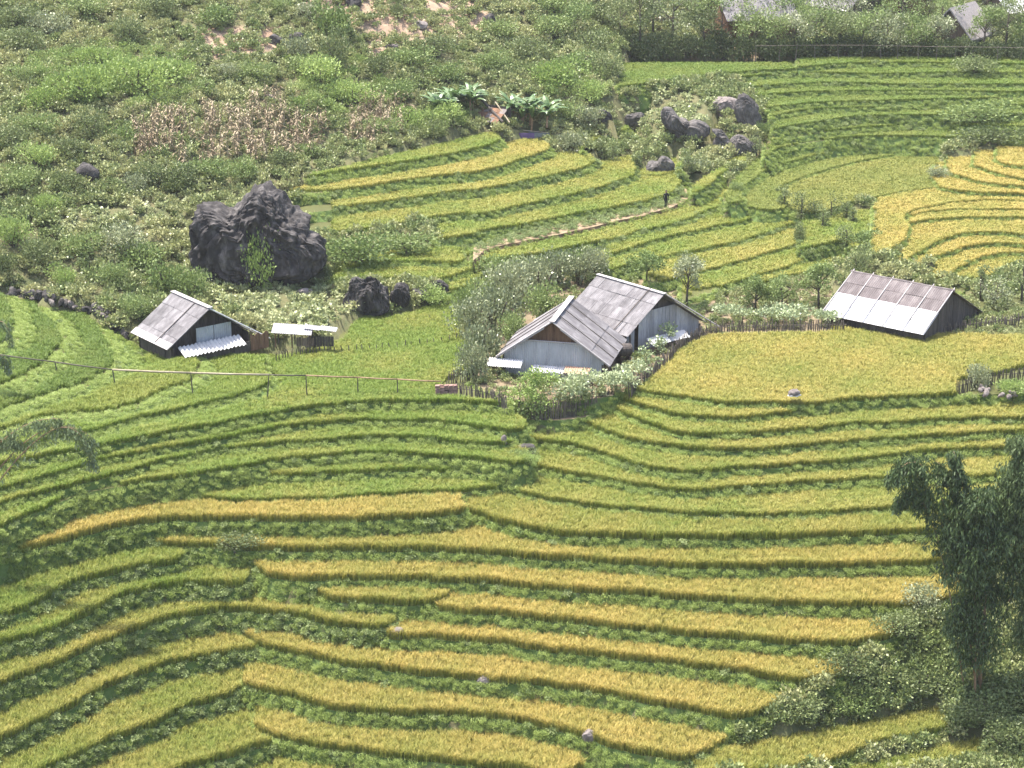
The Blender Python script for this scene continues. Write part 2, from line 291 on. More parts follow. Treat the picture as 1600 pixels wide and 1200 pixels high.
def leaf_mat(name, c1, c2, c3=None, tint=False, trans=.25, rough=.5, spec=.35, tipcol=None):
    """leaves: colour differs leaf by leaf (c1..c2) and plant by plant (towards c3)"""
    m, t, N, L = newmat(name)
    ge = N('ShaderNodeNewGeometry'); mx = N('ShaderNodeMix'); mx.data_type = 'RGBA'
    L(ge.outputs['Random Per Island'], mx.inputs['Factor']); mx.inputs['A'].default_value = (*c1, 1); mx.inputs['B'].default_value = (*c2, 1)
    col = mx.outputs['Result']
    if c3:
        m2 = N('ShaderNodeMix'); m2.data_type = 'RGBA'; m2.inputs['B'].default_value = (*c3, 1); L(col, m2.inputs['A'])
        if tint:
            at_ = N('ShaderNodeAttribute'); at_.attribute_type = 'INSTANCER'; at_.attribute_name = 'tint'; fac = at_.outputs['Fac']
        else: fac = N('ShaderNodeObjectInfo').outputs['Random']
        if tipcol:                                     # ripe ears sit at the top of the plant
            ah = N('ShaderNodeAttribute'); ah.attribute_name = 'h'
            mh = N('ShaderNodeMapRange'); mh.inputs[1].default_value = .25; mh.inputs[2].default_value = .8
            mh.inputs[3].default_value = .35; mh.inputs[4].default_value = 1; L(ah.outputs['Fac'], mh.inputs[0])
            mm = N('ShaderNodeMath'); mm.operation = 'MULTIPLY'; L(mh.outputs[0], mm.inputs[0]); L(fac, mm.inputs[1])
            rr = N('ShaderNodeMath'); rr.operation = 'MULTIPLY_ADD'; rr.inputs[1].default_value = .5; rr.inputs[2].default_value = .75
            L(ge.outputs['Random Per Island'], rr.inputs[0])
            m3 = N('ShaderNodeMath'); m3.operation = 'MULTIPLY'; L(mm.outputs[0], m3.inputs[0]); L(rr.outputs[0], m3.inputs[1]); m3.use_clamp = True
            fac = m3.outputs[0]
        L(fac, m2.inputs['Factor']); col = m2.outputs['Result']
    b = N('ShaderNodeBsdfPrincipled'); b.inputs['Roughness'].default_value = rough; b.inputs['Specular IOR Level'].default_value = spec
    L(col, b.inputs['Base Color'])
    tr = N('ShaderNodeBsdfTranslucent'); L(col, tr.inputs['Color'])
    ms = N('ShaderNodeMixShader'); ms.inputs[0].default_value = trans; L(b.outputs[0], ms.inputs[1]); L(tr.outputs[0], ms.inputs[2])
    o = N('ShaderNodeOutputMaterial'); L(ms.outputs[0], o.inputs[0]); return m

# ------------------------------------------------------------------ helpers: foliage shapes (numpy)
def kites(base, tip, side, mid=.45):
    """one kite-shaped leaf per row: base and tip points and half-width vector"""
    m = base + (tip - base) * mid
    v = np.stack([base, m + side, tip, m - side], 1).reshape(-1, 3)
    f = np.arange(len(v)).reshape(-1, 4); return v, f
def unit(a): return a / (np.linalg.norm(a, axis=-1, keepdims=True) + 1e-9)
def rvec(r, n): return unit(r.normal(size=(n, 3)))
def leaf_cloud(r, n, lobes, size, up=.35, fill=.55, out=.6):
    """leaves spread through overlapping lobes [(centre, radii)], thin inside and dense at the skin"""
    L = len(lobes); wt = np.array([np.prod(q[1]) ** .67 for q in lobes]); wt /= wt.sum()
    k = r.choice(L, n, p=wt); c = np.array([q[0] for q in lobes])[k]; R = np.array([q[1] for q in lobes])[k]
    d = rvec(r, n); rad = r.uniform(fill, 1.05, n)[:, None]
    p = c + d * R * rad
    nd = unit(d * out + rvec(r, n) * .8 + [0, 0, up])           # direction the leaf points
    s = unit(np.cross(nd, rvec(r, n))); L_ = size * r.uniform(.6, 1.4, n)[:, None]
    return kites(p, p + nd * L_, s * L_ * .32)
def blades(r, n, base_r, h, lean, wd, droop=.25):
    a = r.uniform(0, 6.283, n); rr = base_r * np.sqrt(r.uniform(0, 1, n))
    b = np.stack([rr*np.cos(a), rr*np.sin(a), np.zeros(n)], 1)
    az = r.uniform(0, 6.283, n); dr = np.stack([np.cos(az), np.sin(az), np.zeros(n)], 1)
    H = h * r.uniform(.7, 1.15, n)[:, None]; le = lean * r.uniform(.2, 1.2, n)[:, None]
    m = b + dr*H*le*.45 + [0, 0, 1]*H*.62
    t = b + dr*H*le*(1+droop) + [0, 0, 1]*H*(1 - droop*.35)
    s = np.stack([-np.sin(az), np.cos(az), np.zeros(n)], 1) * wd
    v = np.stack([b - s*.6, b + s*.6, m + s, t, m - s], 1).reshape(-1, 3)
    i = np.arange(n)[:, None]*5
    f = [tuple(q) for q in (i + [0, 1, 2, 4])] + [tuple(q) for q in (i + [4, 2, 3])]
    return v, f
def join(parts):
    V = []; Fs = []; k = 0
    for v, f in parts:
        V.append(np.asarray(v)); Fs += [tuple(int(i) + k for i in q) for q in f]; k += len(v)
    return np.concatenate(V), Fs
def lobed(r, n, rx, rz, spread=.6):
    o = []
    for i in range(n):
        a = r.uniform(0, 6.283); q = r.uniform(.25, 1) * spread
        s = r.uniform(.45, .75)
        o.append(((rx*q*math.cos(a), rx*q*math.sin(a), rz*r.uniform(.45, 1.25)), (rx*s, rx*s, rz*s*.8)))
    return o

# ------------------------------------------------------------------ scatter with geometry nodes
_gn = {}
def protos(key, meshes):
    c = bpy.data.collections.new('source_' + key)
    for i, me in enumerate(meshes): c.objects.link(bpy.data.objects.new('%s_%02d' % (key, i), me))
    g = bpy.data.node_groups.new('scatter_' + key, 'GeometryNodeTree')
    g.interface.new_socket('Geometry', in_out='INPUT', socket_type='NodeSocketGeometry')
    g.interface.new_socket('Geometry', in_out='OUTPUT', socket_type='NodeSocketGeometry')
    N, L = g.nodes.new, g.links.new
    gi, go = N('NodeGroupInput'), N('NodeGroupOutput')
    ip = N('GeometryNodeInstanceOnPoints'); ci = N('GeometryNodeCollectionInfo')
    ci.inputs['Collection'].default_value = c; ci.inputs['Separate Children'].default_value = True; ci.inputs['Reset Children'].default_value = True
    def na(n, ty):
        a = N('GeometryNodeInputNamedAttribute'); a.data_type = ty; a.inputs['Name'].default_value = n; return a.outputs['Attribute']
    L(gi.outputs[0], ip.inputs['Points']); L(ci.outputs[0], ip.inputs['Instance']); ip.inputs['Pick Instance'].default_value = True
    L(na('vid', 'INT'), ip.inputs['Instance Index']); L(na('rot', 'FLOAT_VECTOR'), ip.inputs['Rotation']); L(na('scl', 'FLOAT_VECTOR'), ip.inputs['Scale'])
    L(ip.outputs[0], go.inputs[0])
    _gn[key] = (g, len(meshes))
def scatter(name, key, pts, r, scl=(.8, 1.2), tint=None, tilt=None, zs=None, parent=None):
    n = len(pts)
    if n == 0: return None
    g, nv = _gn[key]
    me = bpy.data.meshes.new(name); me.vertices.add(n); me.vertices.foreach_set('co', np.asarray(pts, np.float32).ravel())
    def attr(nm, ty, val, f):
        a = me.attributes.new(nm, ty, 'POINT'); a.data.foreach_set(f, np.ascontiguousarray(val).ravel())
    attr('vid', 'INT', r.integers(0, nv, n).astype(np.int32), 'value')
    rot = np.zeros((n, 3), np.float32); rot[:, 2] = r.uniform(0, 6.283, n)
    rot[:, :2] = r.normal(0, .08, (n, 2))
    if tilt is not None: rot = tilt.astype(np.float32)
    attr('rot', 'FLOAT_VECTOR', rot, 'vector')
    s = r.uniform(scl[0], scl[1], n)[:, None] * np.ones((1, 3))
    if zs is not None: s[:, 2] *= zs
    attr('scl', 'FLOAT_VECTOR', s.astype(np.float32), 'vector')
    attr('tint', 'FLOAT', (np.zeros(n) if tint is None else tint).astype(np.float32), 'value')
    me.update()
    o = obj(name, me, parent); md = o.modifiers.new('scatter', 'NODES'); md.node_group = g
    return o

# ------------------------------------------------------------------ materials
M = {}
M['rice'] = leaf_mat('rice_leaf', (0.125, 0.2, 0.03), (0.26, 0.33, 0.065), (0.52, 0.40, 0.12), tint=True, trans=.3, rough=.55, spec=.25, tipcol=True)
M['rice_deep'] = leaf_mat('deep_green_rice_leaf', (0.09, 0.155, 0.027), (0.2, 0.275, 0.055), (0.5, 0.4, 0.12), tint=True, trans=.3, rough=.55, spec=.25, tipcol=True)
M['grass'] = leaf_mat('bank_grass', (0.135, 0.205, 0.04), (0.28, 0.355, 0.085), (0.37, 0.45, 0.13), tint=True, trans=.28)
M['weed'] = leaf_mat('weed_leaf', (0.11, 0.165, 0.05), (0.29, 0.355, 0.13), (0.35, 0.4, 0.18), tint=True, trans=.25, rough=.55, spec=.3)
M['bean'] = leaf_mat('bean_leaf', (0.13, 0.175, 0.055), (0.36, 0.4, 0.17), (0.43, 0.45, 0.24), tint=True, trans=.25, rough=.4, spec=.5)
M['under'] = leaf_mat('undergrowth_leaf', (0.09, 0.13, 0.04), (0.29, 0.345, 0.125), (0.37, 0.37, 0.17), tint=True, trans=.22, rough=.45, spec=.45)
M['fern'] = leaf_mat('feathery_leaf', (.13, .20, .05), (.28, .37, .11), (.33, .39, .14), tint=True, trans=.3)
M['corn'] = leaf_mat('dry_corn', (0.18, 0.125, 0.08), (0.36, 0.275, 0.17), (0.4, 0.33, 0.21), tint=True, trans=.15)
M['bush_dark'] = leaf_mat('shrub_leaf_dark', (0.055, 0.082, 0.028), (0.165, 0.2, 0.07), (0.19, 0.23, 0.09))
M['bush_mid'] = leaf_mat('shrub_leaf_mid', (0.078, 0.128, 0.034), (0.225, 0.295, 0.09), (0.235, 0.295, 0.1))
M['bush_light'] = leaf_mat('shrub_leaf_light', (0.13, 0.2, 0.045), (0.29, 0.385, 0.1), (0.33, 0.42, 0.13), trans=.3)
M['hedge'] = leaf_mat('hedge_leaf', (.03, .05, .02), (.10, .13, .05), (.10, .13, .05))  # leaf colour darkened to paint the shadow band beneath the village trees
M['bush_grey'] = leaf_mat('shrub_leaf_silvery', (0.065, 0.09, 0.035), (0.31, 0.345, 0.18), (0.29, 0.315, 0.17), trans=.18, rough=.38, spec=.55)  # grey-green; its dark and bright leaf tones also paint in silvery glints
M['bamboo'] = leaf_mat('bamboo_leaf', (0.028, 0.052, 0.02), (0.115, 0.165, 0.06), (0.13, 0.175, 0.07), trans=.2, rough=.45, spec=.35)
M['bamboo_pale'] = leaf_mat('pale_bamboo_leaf', (.045, .075, .03), (.17, .22, .095), (.18, .23, .10), trans=.15, rough=.35, spec=.6)
M['banana'] = leaf_mat('banana_leaf', (.045, .09, .03), (.13, .21, .07), (.11, .18, .06), trans=.25, rough=.35, spec=.6)
M['bark'] = ramp_mat('bark', [(.3, (.05, .04, .03)), (.7, (.14, .115, .09))], 8, .9, .5, scl=(1, 1, .25))
M['culm'] = ramp_mat('bamboo_culm', [(.3, (.16, .10, .06)), (.7, (.34, .22, .13))], 5, .6, .2)
M['mud'] = ramp_mat('field_mud', [(.3, (.045, .05, .018)), (.7, (.10, .105, .03))], 1.5, .95, .3, coord='Generated')
M['bank'] = ramp_mat('bank_turf', [(.25, (.06, .10, .025)), (.55, (.10, .15, .04)), (.8, (.16, .14, .07))], 1.2, .95, .6)
M['pathbank'] = ramp_mat('path_bank_soil', [(.3, (.11, .07, .04)), (.7, (.26, .17, .10))], 2.5, .95, .6)
M['yardsoil'] = ramp_mat('yard_earth', [(.3, (.11, .085, .05)), (.7, (.22, .17, .11))], 1.5, .95, .4)
M['pathsoil'] = ramp_mat('path_soil', [(.3, (.17, .125, .075)), (.7, (.28, .21, .135))], 2, .95, .5)
M['rock'] = ramp_mat('weathered_limestone', [(.32, (.018, .016, .016)), (.52, (.052, .047, .046)), (.72, (.16, .145, .135)), (.85, (.27, .25, .23))], 1.3, .92, 1.0, scl=(1, 1, .45), bscale=5)
M['rock_mid'] = ramp_mat('grey_brown_rock', [(.3, (.04, .036, .034)), (.52, (.105, .095, .09)), (.75, (.24, .215, .20))], 1.4, .92, 1.0, scl=(1, 1, .6), bscale=6)
M['rock_pale'] = ramp_mat('pale_stone', [(.3, (.09, .075, .07)), (.7, (.25, .215, .20))], 1.6, .9, .9, bscale=6)
M['sheet'] = ramp_mat('weathered_cement_sheet', [(.28, (.085, .078, .082)), (.5, (.165, .155, .16)), (.75, (.29, .275, .28))], 1.3, .8, .25, scl=(1, .5, 1), objrand=.25)
M['sheet_brown'] = ramp_mat('brown_lichen_sheet', [(.28, (.085, .07, .07)), (.5, (.135, .115, .115)), (.75, (.22, .195, .19))], 1.4, .85, .3, scl=(1, .4, 1), objrand=.2)
M['sheet_white'] = ramp_mat('new_pale_sheet', [(.3, (.40, .395, .40)), (.7, (.60, .595, .60))], 1.2, .6, .1, objrand=.08)
M['tin'] = ramp_mat('galvanised_sheet', [(.3, (.32, .325, .34)), (.7, (.47, .48, .50))], 1.5, .5, .1, scl=(1, 1, .4), objrand=.15)
M['plank'] = ramp_mat('aged_plank', [(.25, (.06, .045, .035)), (.5, (.13, .095, .07)), (.8, (.22, .17, .13))], 3, .9, .4, scl=(3, 3, .5), objrand=.5)
M['plank_red'] = ramp_mat('reddish_plank', [(.25, (.09, .05, .03)), (.55, (.18, .10, .06)), (.8, (.26, .16, .10))], 3, .85, .4, scl=(3, 3, .5), objrand=.5)
M['plank_dark'] = ramp_mat('dark_plank', [(.25, (.045, .037, .034)), (.6, (.095, .08, .072)), (.85, (.16, .135, .12))], 3, .9, .4, scl=(3, 3, .5), objrand=.5)
M['plank_pale'] = ramp_mat('sun_bleached_board', [(.25, (.22, .21, .22)), (.6, (.38, .37, .39)), (.85, (.5, .48, .49))], 2.5, .85, .3, scl=(3, 3, .4), objrand=.4)
M['picket'] = ramp_mat('grey_picket', [(.25, (.06, .048, .04)), (.55, (.15, .125, .105)), (.8, (.28, .245, .21))], 3, .9, .4, scl=(3, 3, .6), objrand=.6)
M['pole'] = ramp_mat('dry_bamboo_pole', [(.3, (.20, .165, .11)), (.7, (.36, .31, .22))], 2, .6, .15)
M['pole_dark'] = ramp_mat('dark_pole', [(.3, (.05, .045, .035)), (.7, (.12, .105, .08))], 3, .85, .2)
M['lath'] = ramp_mat('pale_batten', [(.3, (.30, .27, .27)), (.7, (.46, .43, .42))], 2, .8, .2)
M['clay'] = ramp_mat('orange_clay_sheet', [(.3, (.34, .20, .13)), (.7, (.5, .33, .24))], 2, .8, .2)
M['thatch'] = ramp_mat('grey_thatch', [(.25, (.13, .115, .11)), (.5, (.27, .245, .24)), (.75, (.42, .39, .38))], 5, .95, .9, scl=(6, .6, .6))
# ------------------------------------------------------------------ the ground sheet
HILL = [(0, 450, 3.6), (60, 455, 3.4), (120, 470, 2.9), (170, 490, 2.4), (200, 527, 1.5), (250, 440, 2.7), (340, 432, 2.6), (420, 450, 1.9), (500, 470, 1.2), (520, 440, 1.6),
    (430, 500, 1.2), (600, 450, 1.2), (470, 520, 1.0), (0, 380, 5.7), (150, 380, 5.2), (250, 400, 4.0), (300, 350, 5.2), (400, 330, 5.5), (415, 280, 6.4), (300, 260, 8.2), (150, 280, 8.2), (0, 280, 8.8),
    (0, 180, 12), (150, 180, 11.7), (300, 180, 10.8), (450, 200, 8.8), (470, 240, 7.2), (560, 215, 7.7), (620, 190, 8.2), (680, 205, 7.3), (700, 150, 9.3), (770, 190, 7.0), (850, 195, 6.6), (900, 150, 8.4), (950, 180, 7.2),
    (900, 225, 5.5), (1000, 130, 8.8), (1020, 170, 7.4), (1080, 160, 7.4), (1150, 150, 7.3), (1100, 195, 6.2), (1170, 200, 5.2), (1140, 180, 6.4), (1130, 235, 4.0), (1080, 225, 4.6), (1165, 250, 3.4), (0, 80, 15.2), (200, 80, 14.8), (400, 80, 14), (600, 80, 12.8), (800, 80, 11.2), (900, 90, 10.4),
    (1000, 85, 10.1), (0, 0, 18.5), (200, 0, 18.2), (400, 0, 17.8), (600, 0, 17), (800, 0, 15), (1000, 0, 13.2), (1200, 0, 12.6), (1400, 0, 12.4), (1600, 0, 12.4), (1050, 70, 10.2), (1200, 78, 9.9), (1400, 85, 9.7), (1620, 85, 9.7),
    (1180, 1165, -12.4), (1300, 1100, -11.2), (1400, 1020, -9.6), (1460, 950, -8.1), (1480, 1080, -10.9), (1550, 1070, -10.6), (1620, 1000, -9.0), (1620, 920, -7.4), (1520, 920, -7.4), (1420, 1110, -11.8), (1600, 1150, -12.2), (1550, 1200, -13.3),
    (-100, 450, 4.2), (-100, 250, 10.5), (-100, 80, 16), (-100, 0, 19)]
ctl = [tuple(at(a, b, c if c > -3 else -3 + (c + 3)*.86)) for a, b, c in HILL]
for n in NAMES:
    T = TER[n]
    for q in T['c'][::9]: ctl.append((q[0], q[1], T['z'] - .15))
for x in (-130, -70, 0, 70, 130):
    ctl += [(x, 300, 46 - x*.06), (x, 360, 66 - x*.05), (x, 96, -21), (x, 75, -30), (x, 45, -36)]
ctl += [(110, 130, -4), (110, 180, 3), (-110, 130, 0), (-110, 170, 9), (-110, 220, 24), (110, 230, 10)]
ctl = np.array(ctl)
def kern(a, b): return np.sqrt(((a[:, None, :] - b[None]) ** 2).sum(2) + .05)
Kc = kern(ctl[:, :2], ctl[:, :2]) - .0*np.eye(len(ctl))
Kc[np.diag_indices(len(ctl))] -= .25
Pm = np.c_[np.ones(len(ctl)), ctl[:, :2]]
A = np.block([[Kc, Pm], [Pm.T, np.zeros((3, 3))]])
sol = np.linalg.lstsq(A, np.r_[ctl[:, 2], 0, 0, 0], rcond=None)[0]
def rbf(x, y):
    x = np.atleast_1d(x).ravel(); y = np.atleast_1d(y).ravel(); o = np.empty(len(x))
    for i in range(0, len(x), 8000):
        q = np.c_[x[i:i+8000], y[i:i+8000]]
        o[i:i+8000] = kern(q, ctl[:, :2]) @ sol[:-3] + sol[-3] + q @ sol[-2:]
    return o
RB = .75
ax = np.r_[[-620, -420, -280, -190, -140, -110, -92, -82], np.arange(-75, 85.01, RB), [92, 102, 120, 150, 200, 290, 430, 620]]
ay = np.r_[[-60, -20, 10, 35, 55, 70, 80, 86], np.arange(91, 262, RB), [268, 276, 288, 305, 330, 370, 430, 520, 680]]
BX, BY = np.meshgrid(ax, ay)
BZ = np.zeros(BX.shape)
cx_ = np.clip(BX, -130, 130); cy_ = np.clip(BY, 45, 360)
BZ = rbf(cx_, cy_).reshape(BX.shape) + np.maximum(BY - 360, 0)*.12
rb = np.random.default_rng(3)
bump = sum(a*np.sin(BX*fx + BY*fy + p) for a, fx, fy, p in [(.16, .9, .5, 1), (.14, -.6, 1.1, 2), (.10, 1.9, 1.3, 4), (.08, 2.3, -2.0, .5)])
CT = cell(TOP, BX.ravel(), BY.ravel(), -1).reshape(BX.shape)
free = CT < 0
BZ = BZ + np.where(free, bump, 0)
BZ = np.where(free, BZ, np.minimum(BZ, LEV[CT] - .35))
def zbase(x, y):
    x = np.asarray(x, float); y = np.asarray(y, float)
    j = np.clip(np.searchsorted(ax, x) - 1, 0, len(ax) - 2); i = np.clip(np.searchsorted(ay, y) - 1, 0, len(ay) - 2)
    a = (x - ax[j]) / (ax[j+1] - ax[j]); b = (y - ay[i]) / (ay[i+1] - ay[i])
    return BZ[i, j]*(1-a)*(1-b) + BZ[i, j+1]*a*(1-b) + BZ[i+1, j]*(1-a)*b + BZ[i+1, j+1]*a*b
def zat(x, y):
    x = np.atleast_1d(np.asarray(x, float)); y = np.atleast_1d(np.asarray(y, float))
    t = cell(TOP, x, y, -1); return np.where(t >= 0, LEV[t], zbase(x, y))
def hit(u, v):                                          # the ground seen at a pixel
    d = ray(u, v); t = np.arange(90, 330, .2); x, y, z = d[0]*t, d[1]*t, HC + d[2]*t
    k = np.argmax(z <= zat(x, y)); return np.array([x[k], y[k], zat(x[k], y[k])[0]])
nyv, nxv = BX.shape
idx = np.arange(nyv*nxv).reshape(nyv, nxv)
fa = np.stack([idx[:-1, :-1], idx[:-1, 1:], idx[1:, 1:], idx[1:, :-1]], -1).reshape(-1, 4)
def inpx(poly, u, v): return inside(np.array(poly, float), np.asarray(u, float), np.asarray(v, float))
pu, pv, pd = proj(np.stack([BX, BY, BZ], -1))
DIRT = [[(430, -20), (470, 20), (560, 40), (640, 75), (720, 60), (770, 40), (740, -20)], [(310, 45), (440, 40), (440, 80), (330, 90)], [(560, -20), (600, -20), (600, 100), (575, 95)],
        [(1060, 60), (1180, 60), (1180, 90), (1060, 90)], [(1500, 940), (1620, 930), (1620, 1030), (1540, 1020)]]
dirt = np.zeros(BX.shape)
for q in DIRT: dirt = np.maximum(dirt, inpx(q, pu.ravel(), pv.ravel()).reshape(BX.shape) * 1.0)
gm = mesh('ground', np.stack([BX, BY, BZ], -1).reshape(-1, 3), fa, smooth=True)
a_ = gm.attributes.new('dirt', 'FLOAT', 'POINT'); a_.data.foreach_set('value', dirt.ravel().astype(np.float32))
m, t, N, L = newmat('hill_soil')
tc = N('ShaderNodeTexCoord'); no = N('ShaderNodeTexNoise'); no.inputs['Scale'].default_value = .7; no.inputs['Detail'].default_value = 8; no.inputs['Roughness'].default_value = .7
L(tc.outputs['Object'], no.inputs['Vector'])
rp = N('ShaderNodeValToRGB'); e = rp.color_ramp.elements; e[0].position = .35; e[0].color = (.06, .075, .025, 1); e[1].position = .7; e[1].color = (.15, .13, .06, 1); L(no.outputs[0], rp.inputs[0])
rd = N('ShaderNodeValToRGB'); e = rd.color_ramp.elements; e[0].position = .3; e[0].color = (.24, .15, .10, 1); e[1].position = .7; e[1].color = (.36, .27, .19, 1); L(no.outputs[0], rd.inputs[0])
da = N('ShaderNodeAttribute'); da.attribute_name = 'dirt'
mx = N('ShaderNodeMix'); mx.data_type = 'RGBA'; L(da.outputs['Fac'], mx.inputs['Factor']); L(rp.outputs[0], mx.inputs['A']); L(rd.outputs[0], mx.inputs['B'])
b = N('ShaderNodeBsdfPrincipled'); b.inputs['Roughness'].default_value = .95; L(mx.outputs['Result'], b.inputs['Base Color'])
bp = N('ShaderNodeBump'); bp.inputs['Distance'].default_value = .15; L(no.outputs[0], bp.inputs['Height']); L(bp.outputs[0], b.inputs['Normal'])
o = N('ShaderNodeOutputMaterial'); L(b.outputs[0], o.inputs[0])
gm.materials.append(m)
tag(obj('ground', gm), kind='structure')

# ------------------------------------------------------------------ terraces
FLARE = {}
for n in NAMES: FLARE[n] = 2.0 if n[0] == 'm' else .85 if n[0] == 'D' else .6 if n[0] in 'EHGK' else .32
BANK = np.zeros(TOP.shape, bool)
bank_pts = []                                           # (x, y, z, outward normal, terrace index, height)
rt = np.random.default_rng(11)
for k, n in enumerate(NAMES):
    T = TER[n]; c, nr, z = T['c'], T['nrm'], T['z']; fl = FLARE[n]
    low = zat(c[:, 0] + nr[:, 0]*.9, c[:, 1] + nr[:, 1]*.9); low = np.where(low > z - .05, z - .3, low)
    h = np.clip(z - low, .25, 2.2); h = np.convolve(np.pad(h, 4, 'edge'), np.ones(9)/9, 'valid'); T['h'] = h
    rows = []
    for dz, o_ in ((0, 0), (.12, .06), (.5, .40), (1.0, 1.0), (1.5, 1.35)):
        q = c + nr * (fl * h * o_ + rt.normal(0, .05 if dz else .0, len(c)))[:, None]
        rows.append(np.c_[q, z - h*dz])
    rows.append(np.c_[rows[-1][:, :2], np.full(len(c), z - 3.6)])
    m_ = len(c); V = np.concatenate(rows); fs = []
    for i in range(len(rows) - 1):
        for j in range(m_ - 1): fs.append((i*m_ + j, (i+1)*m_ + j, (i+1)*m_ + j + 1, i*m_ + j + 1))
    bk = T['poly'][m_:]; kn = len(bk); kb = len(V); V = np.concatenate([V, np.c_[bk, np.full(kn, z)], np.c_[bk, np.full(kn, z - 3.6)]])
    lastrow = (len(rows) - 1)*m_
    fs.append(tuple(range(m_)) + tuple(range(kb, kb + kn))); nb = len(fs) - 1
    fs += [(m_-1, lastrow + m_ - 1, kb+kn, kb), (0, kb+kn-1, kb+2*kn-1, lastrow)] + [(kb+q, kb+kn+q, kb+kn+q+1, kb+q+1) for q in range(kn-1)]
    me = mesh('terrace', V, fs, M['pathbank'] if n == 'path' else M['bank']); me.materials.append(M['pathsoil'] if n == 'path' else M['yardsoil'] if n[:4] == 'yard' else M['mud']); me.polygons[nb].material_index = 1
    T['obj'] = tag(obj('terrace' if n != 'path' else 'footpath', me), kind='structure')
    poly = np.concatenate([c + nr*(fl*h*.9)[:, None], T['poly'][m_:]])
    BANK |= inside(poly, GX, GY) & (np.where(TOP >= 0, LEV[TOP], 99) < z - .05)
    # points on the bank
    seg = np.linalg.norm(np.diff(c, axis=0), axis=1); area = (seg.sum() * (h.mean()*(1 + fl*fl)**.5 + .2)); cnt = int(area * (13 if n[0] in 'DEFHGK' else 21))
    i = rt.integers(0, m_, cnt); tt = rt.uniform(.04, 1, cnt)
    if n[0] == 'm': tt = rt.uniform(-.6, 1, cnt)            # broad grassy bunds
    p = c[i] + nr[i]*(fl*h[i]*np.clip(tt, 0, 1) + np.minimum(tt, 0)*1.0)[:, None] + rt.normal(0, .12, (cnt, 2))
    pz = z - h[i]*np.clip(tt, 0, 1)*.97
    bank_pts.append(np.c_[p, pz, nr[i], np.full(cnt, k), tt, h[i]])
    for a_, b_, sg in ((c[-1], T['poly'][m_], 1), (c[0], T['poly'][-1], -1)):    # grass on the side walls too
        e_ = b_ - a_; Ls = np.linalg.norm(e_); q_ = int(Ls*22); tq = rt.uniform(0, 1, q_); tv = rt.uniform(0, 1, q_); nn_ = np.array([e_[1], -e_[0]])/(Ls + 1e-9)*sg
        p = a_ + e_*tq[:, None] + nn_*(.05 + .12*tv)[:, None]
        bank_pts.append(np.c_[p, z - 1.3*tv, np.tile(nn_, (q_, 1)), np.full(q_, k), tv, np.full(q_, 1.3)])
bank_pts = np.concatenate(bank_pts)

# places where no rice or weeds grow (yard, huts)
YARD = [(690, 598), (745, 575), (716, 520), (722, 465), (770, 415), (900, 398), (940, 425), (1000, 425), (1110, 478), (1145, 520), (1100, 520), (1062, 548), (1005, 606), (935, 642), (828, 655), (780, 632), (690, 622)]
YARDR = [(1080, 455), (1290, 430), (1600, 440), (1660, 480), (1620, 530), (1450, 526), (1420, 534), (1290, 512), (1140, 520), (1090, 520)]
YARDL = [(150, 470), (205, 530), (270, 556), (440, 562), (540, 535), (560, 500), (540, 470), (300, 440), (215, 470)]
ROCKS = [(530, 440), (610, 500), (650, 492), (710, 470), (700, 438), (610, 440)]
CORNER = [(1494, 597), (1640, 570), (1640, 640), (1494, 622)]
def ground_px(x, y): return proj(np.stack([x, y, zat(x, y)], -1))[:2]
NORICE = [YARD, YARDR, YARDL, ROCKS, CORNER, [(275, 300), (520, 300), (520, 450), (275, 450)], [(1020, 165), (1200, 150), (1200, 245), (1020, 225)]]

# ------------------------------------------------------------------ plant shapes that are scattered
r = np.random.default_rng(21)
def with_h(me, hmax):
    co = np.empty(len(me.vertices)*3); me.vertices.foreach_get('co', co)
    a = me.attributes.new('h', 'FLOAT', 'POINT'); a.data.foreach_set('value', np.clip(co[2::3]/hmax, 0, 1).astype(np.float32)); return me
ms = []
for i in range(5):
    ps = []
    for q in range(9):
        v, f = blades(r, 9, .05, .80*r.uniform(.94, 1.05), .24, .013, .5)
        ps.append((v + [(q % 3 - 1)*.125 + r.uniform(-.04, .04), (q//3 - 1)*.125 + r.uniform(-.04, .04), 0], f))
    v, f = join(ps); ms.append(with_h(mesh('rice_hill', v, f, M['rice']), .82))
protos('rice', ms)
ms = []
for i in range(4):
    ps = []
    for q in range(9):
        v, f = blades(r, 6, .07, .80*r.uniform(.94, 1.05), .24, .021, .5)
        ps.append((v + [(q % 3 - 1)*.17 + r.uniform(-.05, .05), (q//3 - 1)*.17 + r.uniform(-.05, .05), 0], f))
    v, f = join(ps); ms.append(with_h(mesh('rice_hill', v, f, M['rice']), .82))
protos('rice_far', ms)
def remat(key, src, mt):
    o_ = []
    for ob in list(bpy.data.collections['source_' + src].objects):
        m2 = ob.data.copy(); m2.materials.clear(); m2.materials.append(mt); o_.append(m2)
    protos(key, o_)
remat('rice_far_deep', 'rice_far', M['rice_deep']); remat('rice_deep', 'rice', M['rice_deep'])
ms = []
for i in range(4):
    v, f = blades(r, 54, .24, .27, .45, .011, .5); ms.append(mesh('grass_tuft', v, f, M['grass']))
protos('grass', ms)
def clump(n, rx, rz, size, mt, lob=3, up=.4, fill=.35):
    v, f = leaf_cloud(r, n, lobed(r, lob, rx, rz), size, up, fill); return mesh('clump', v, f, mt)
protos('weed', [clump(190, .32, .17, .075, M['weed']) for _ in range(5)])
protos('bean', [clump(60, .45, .22, .22, M['bean'], 3, .2) for _ in range(4)])
protos('under', [clump(150, .55, .42, .17, M['under'], 4) for _ in range(6)])
protos('fern', [clump(230, .8, .6, .15, M['fern'], 5, .7) for _ in range(4)])
ms = []
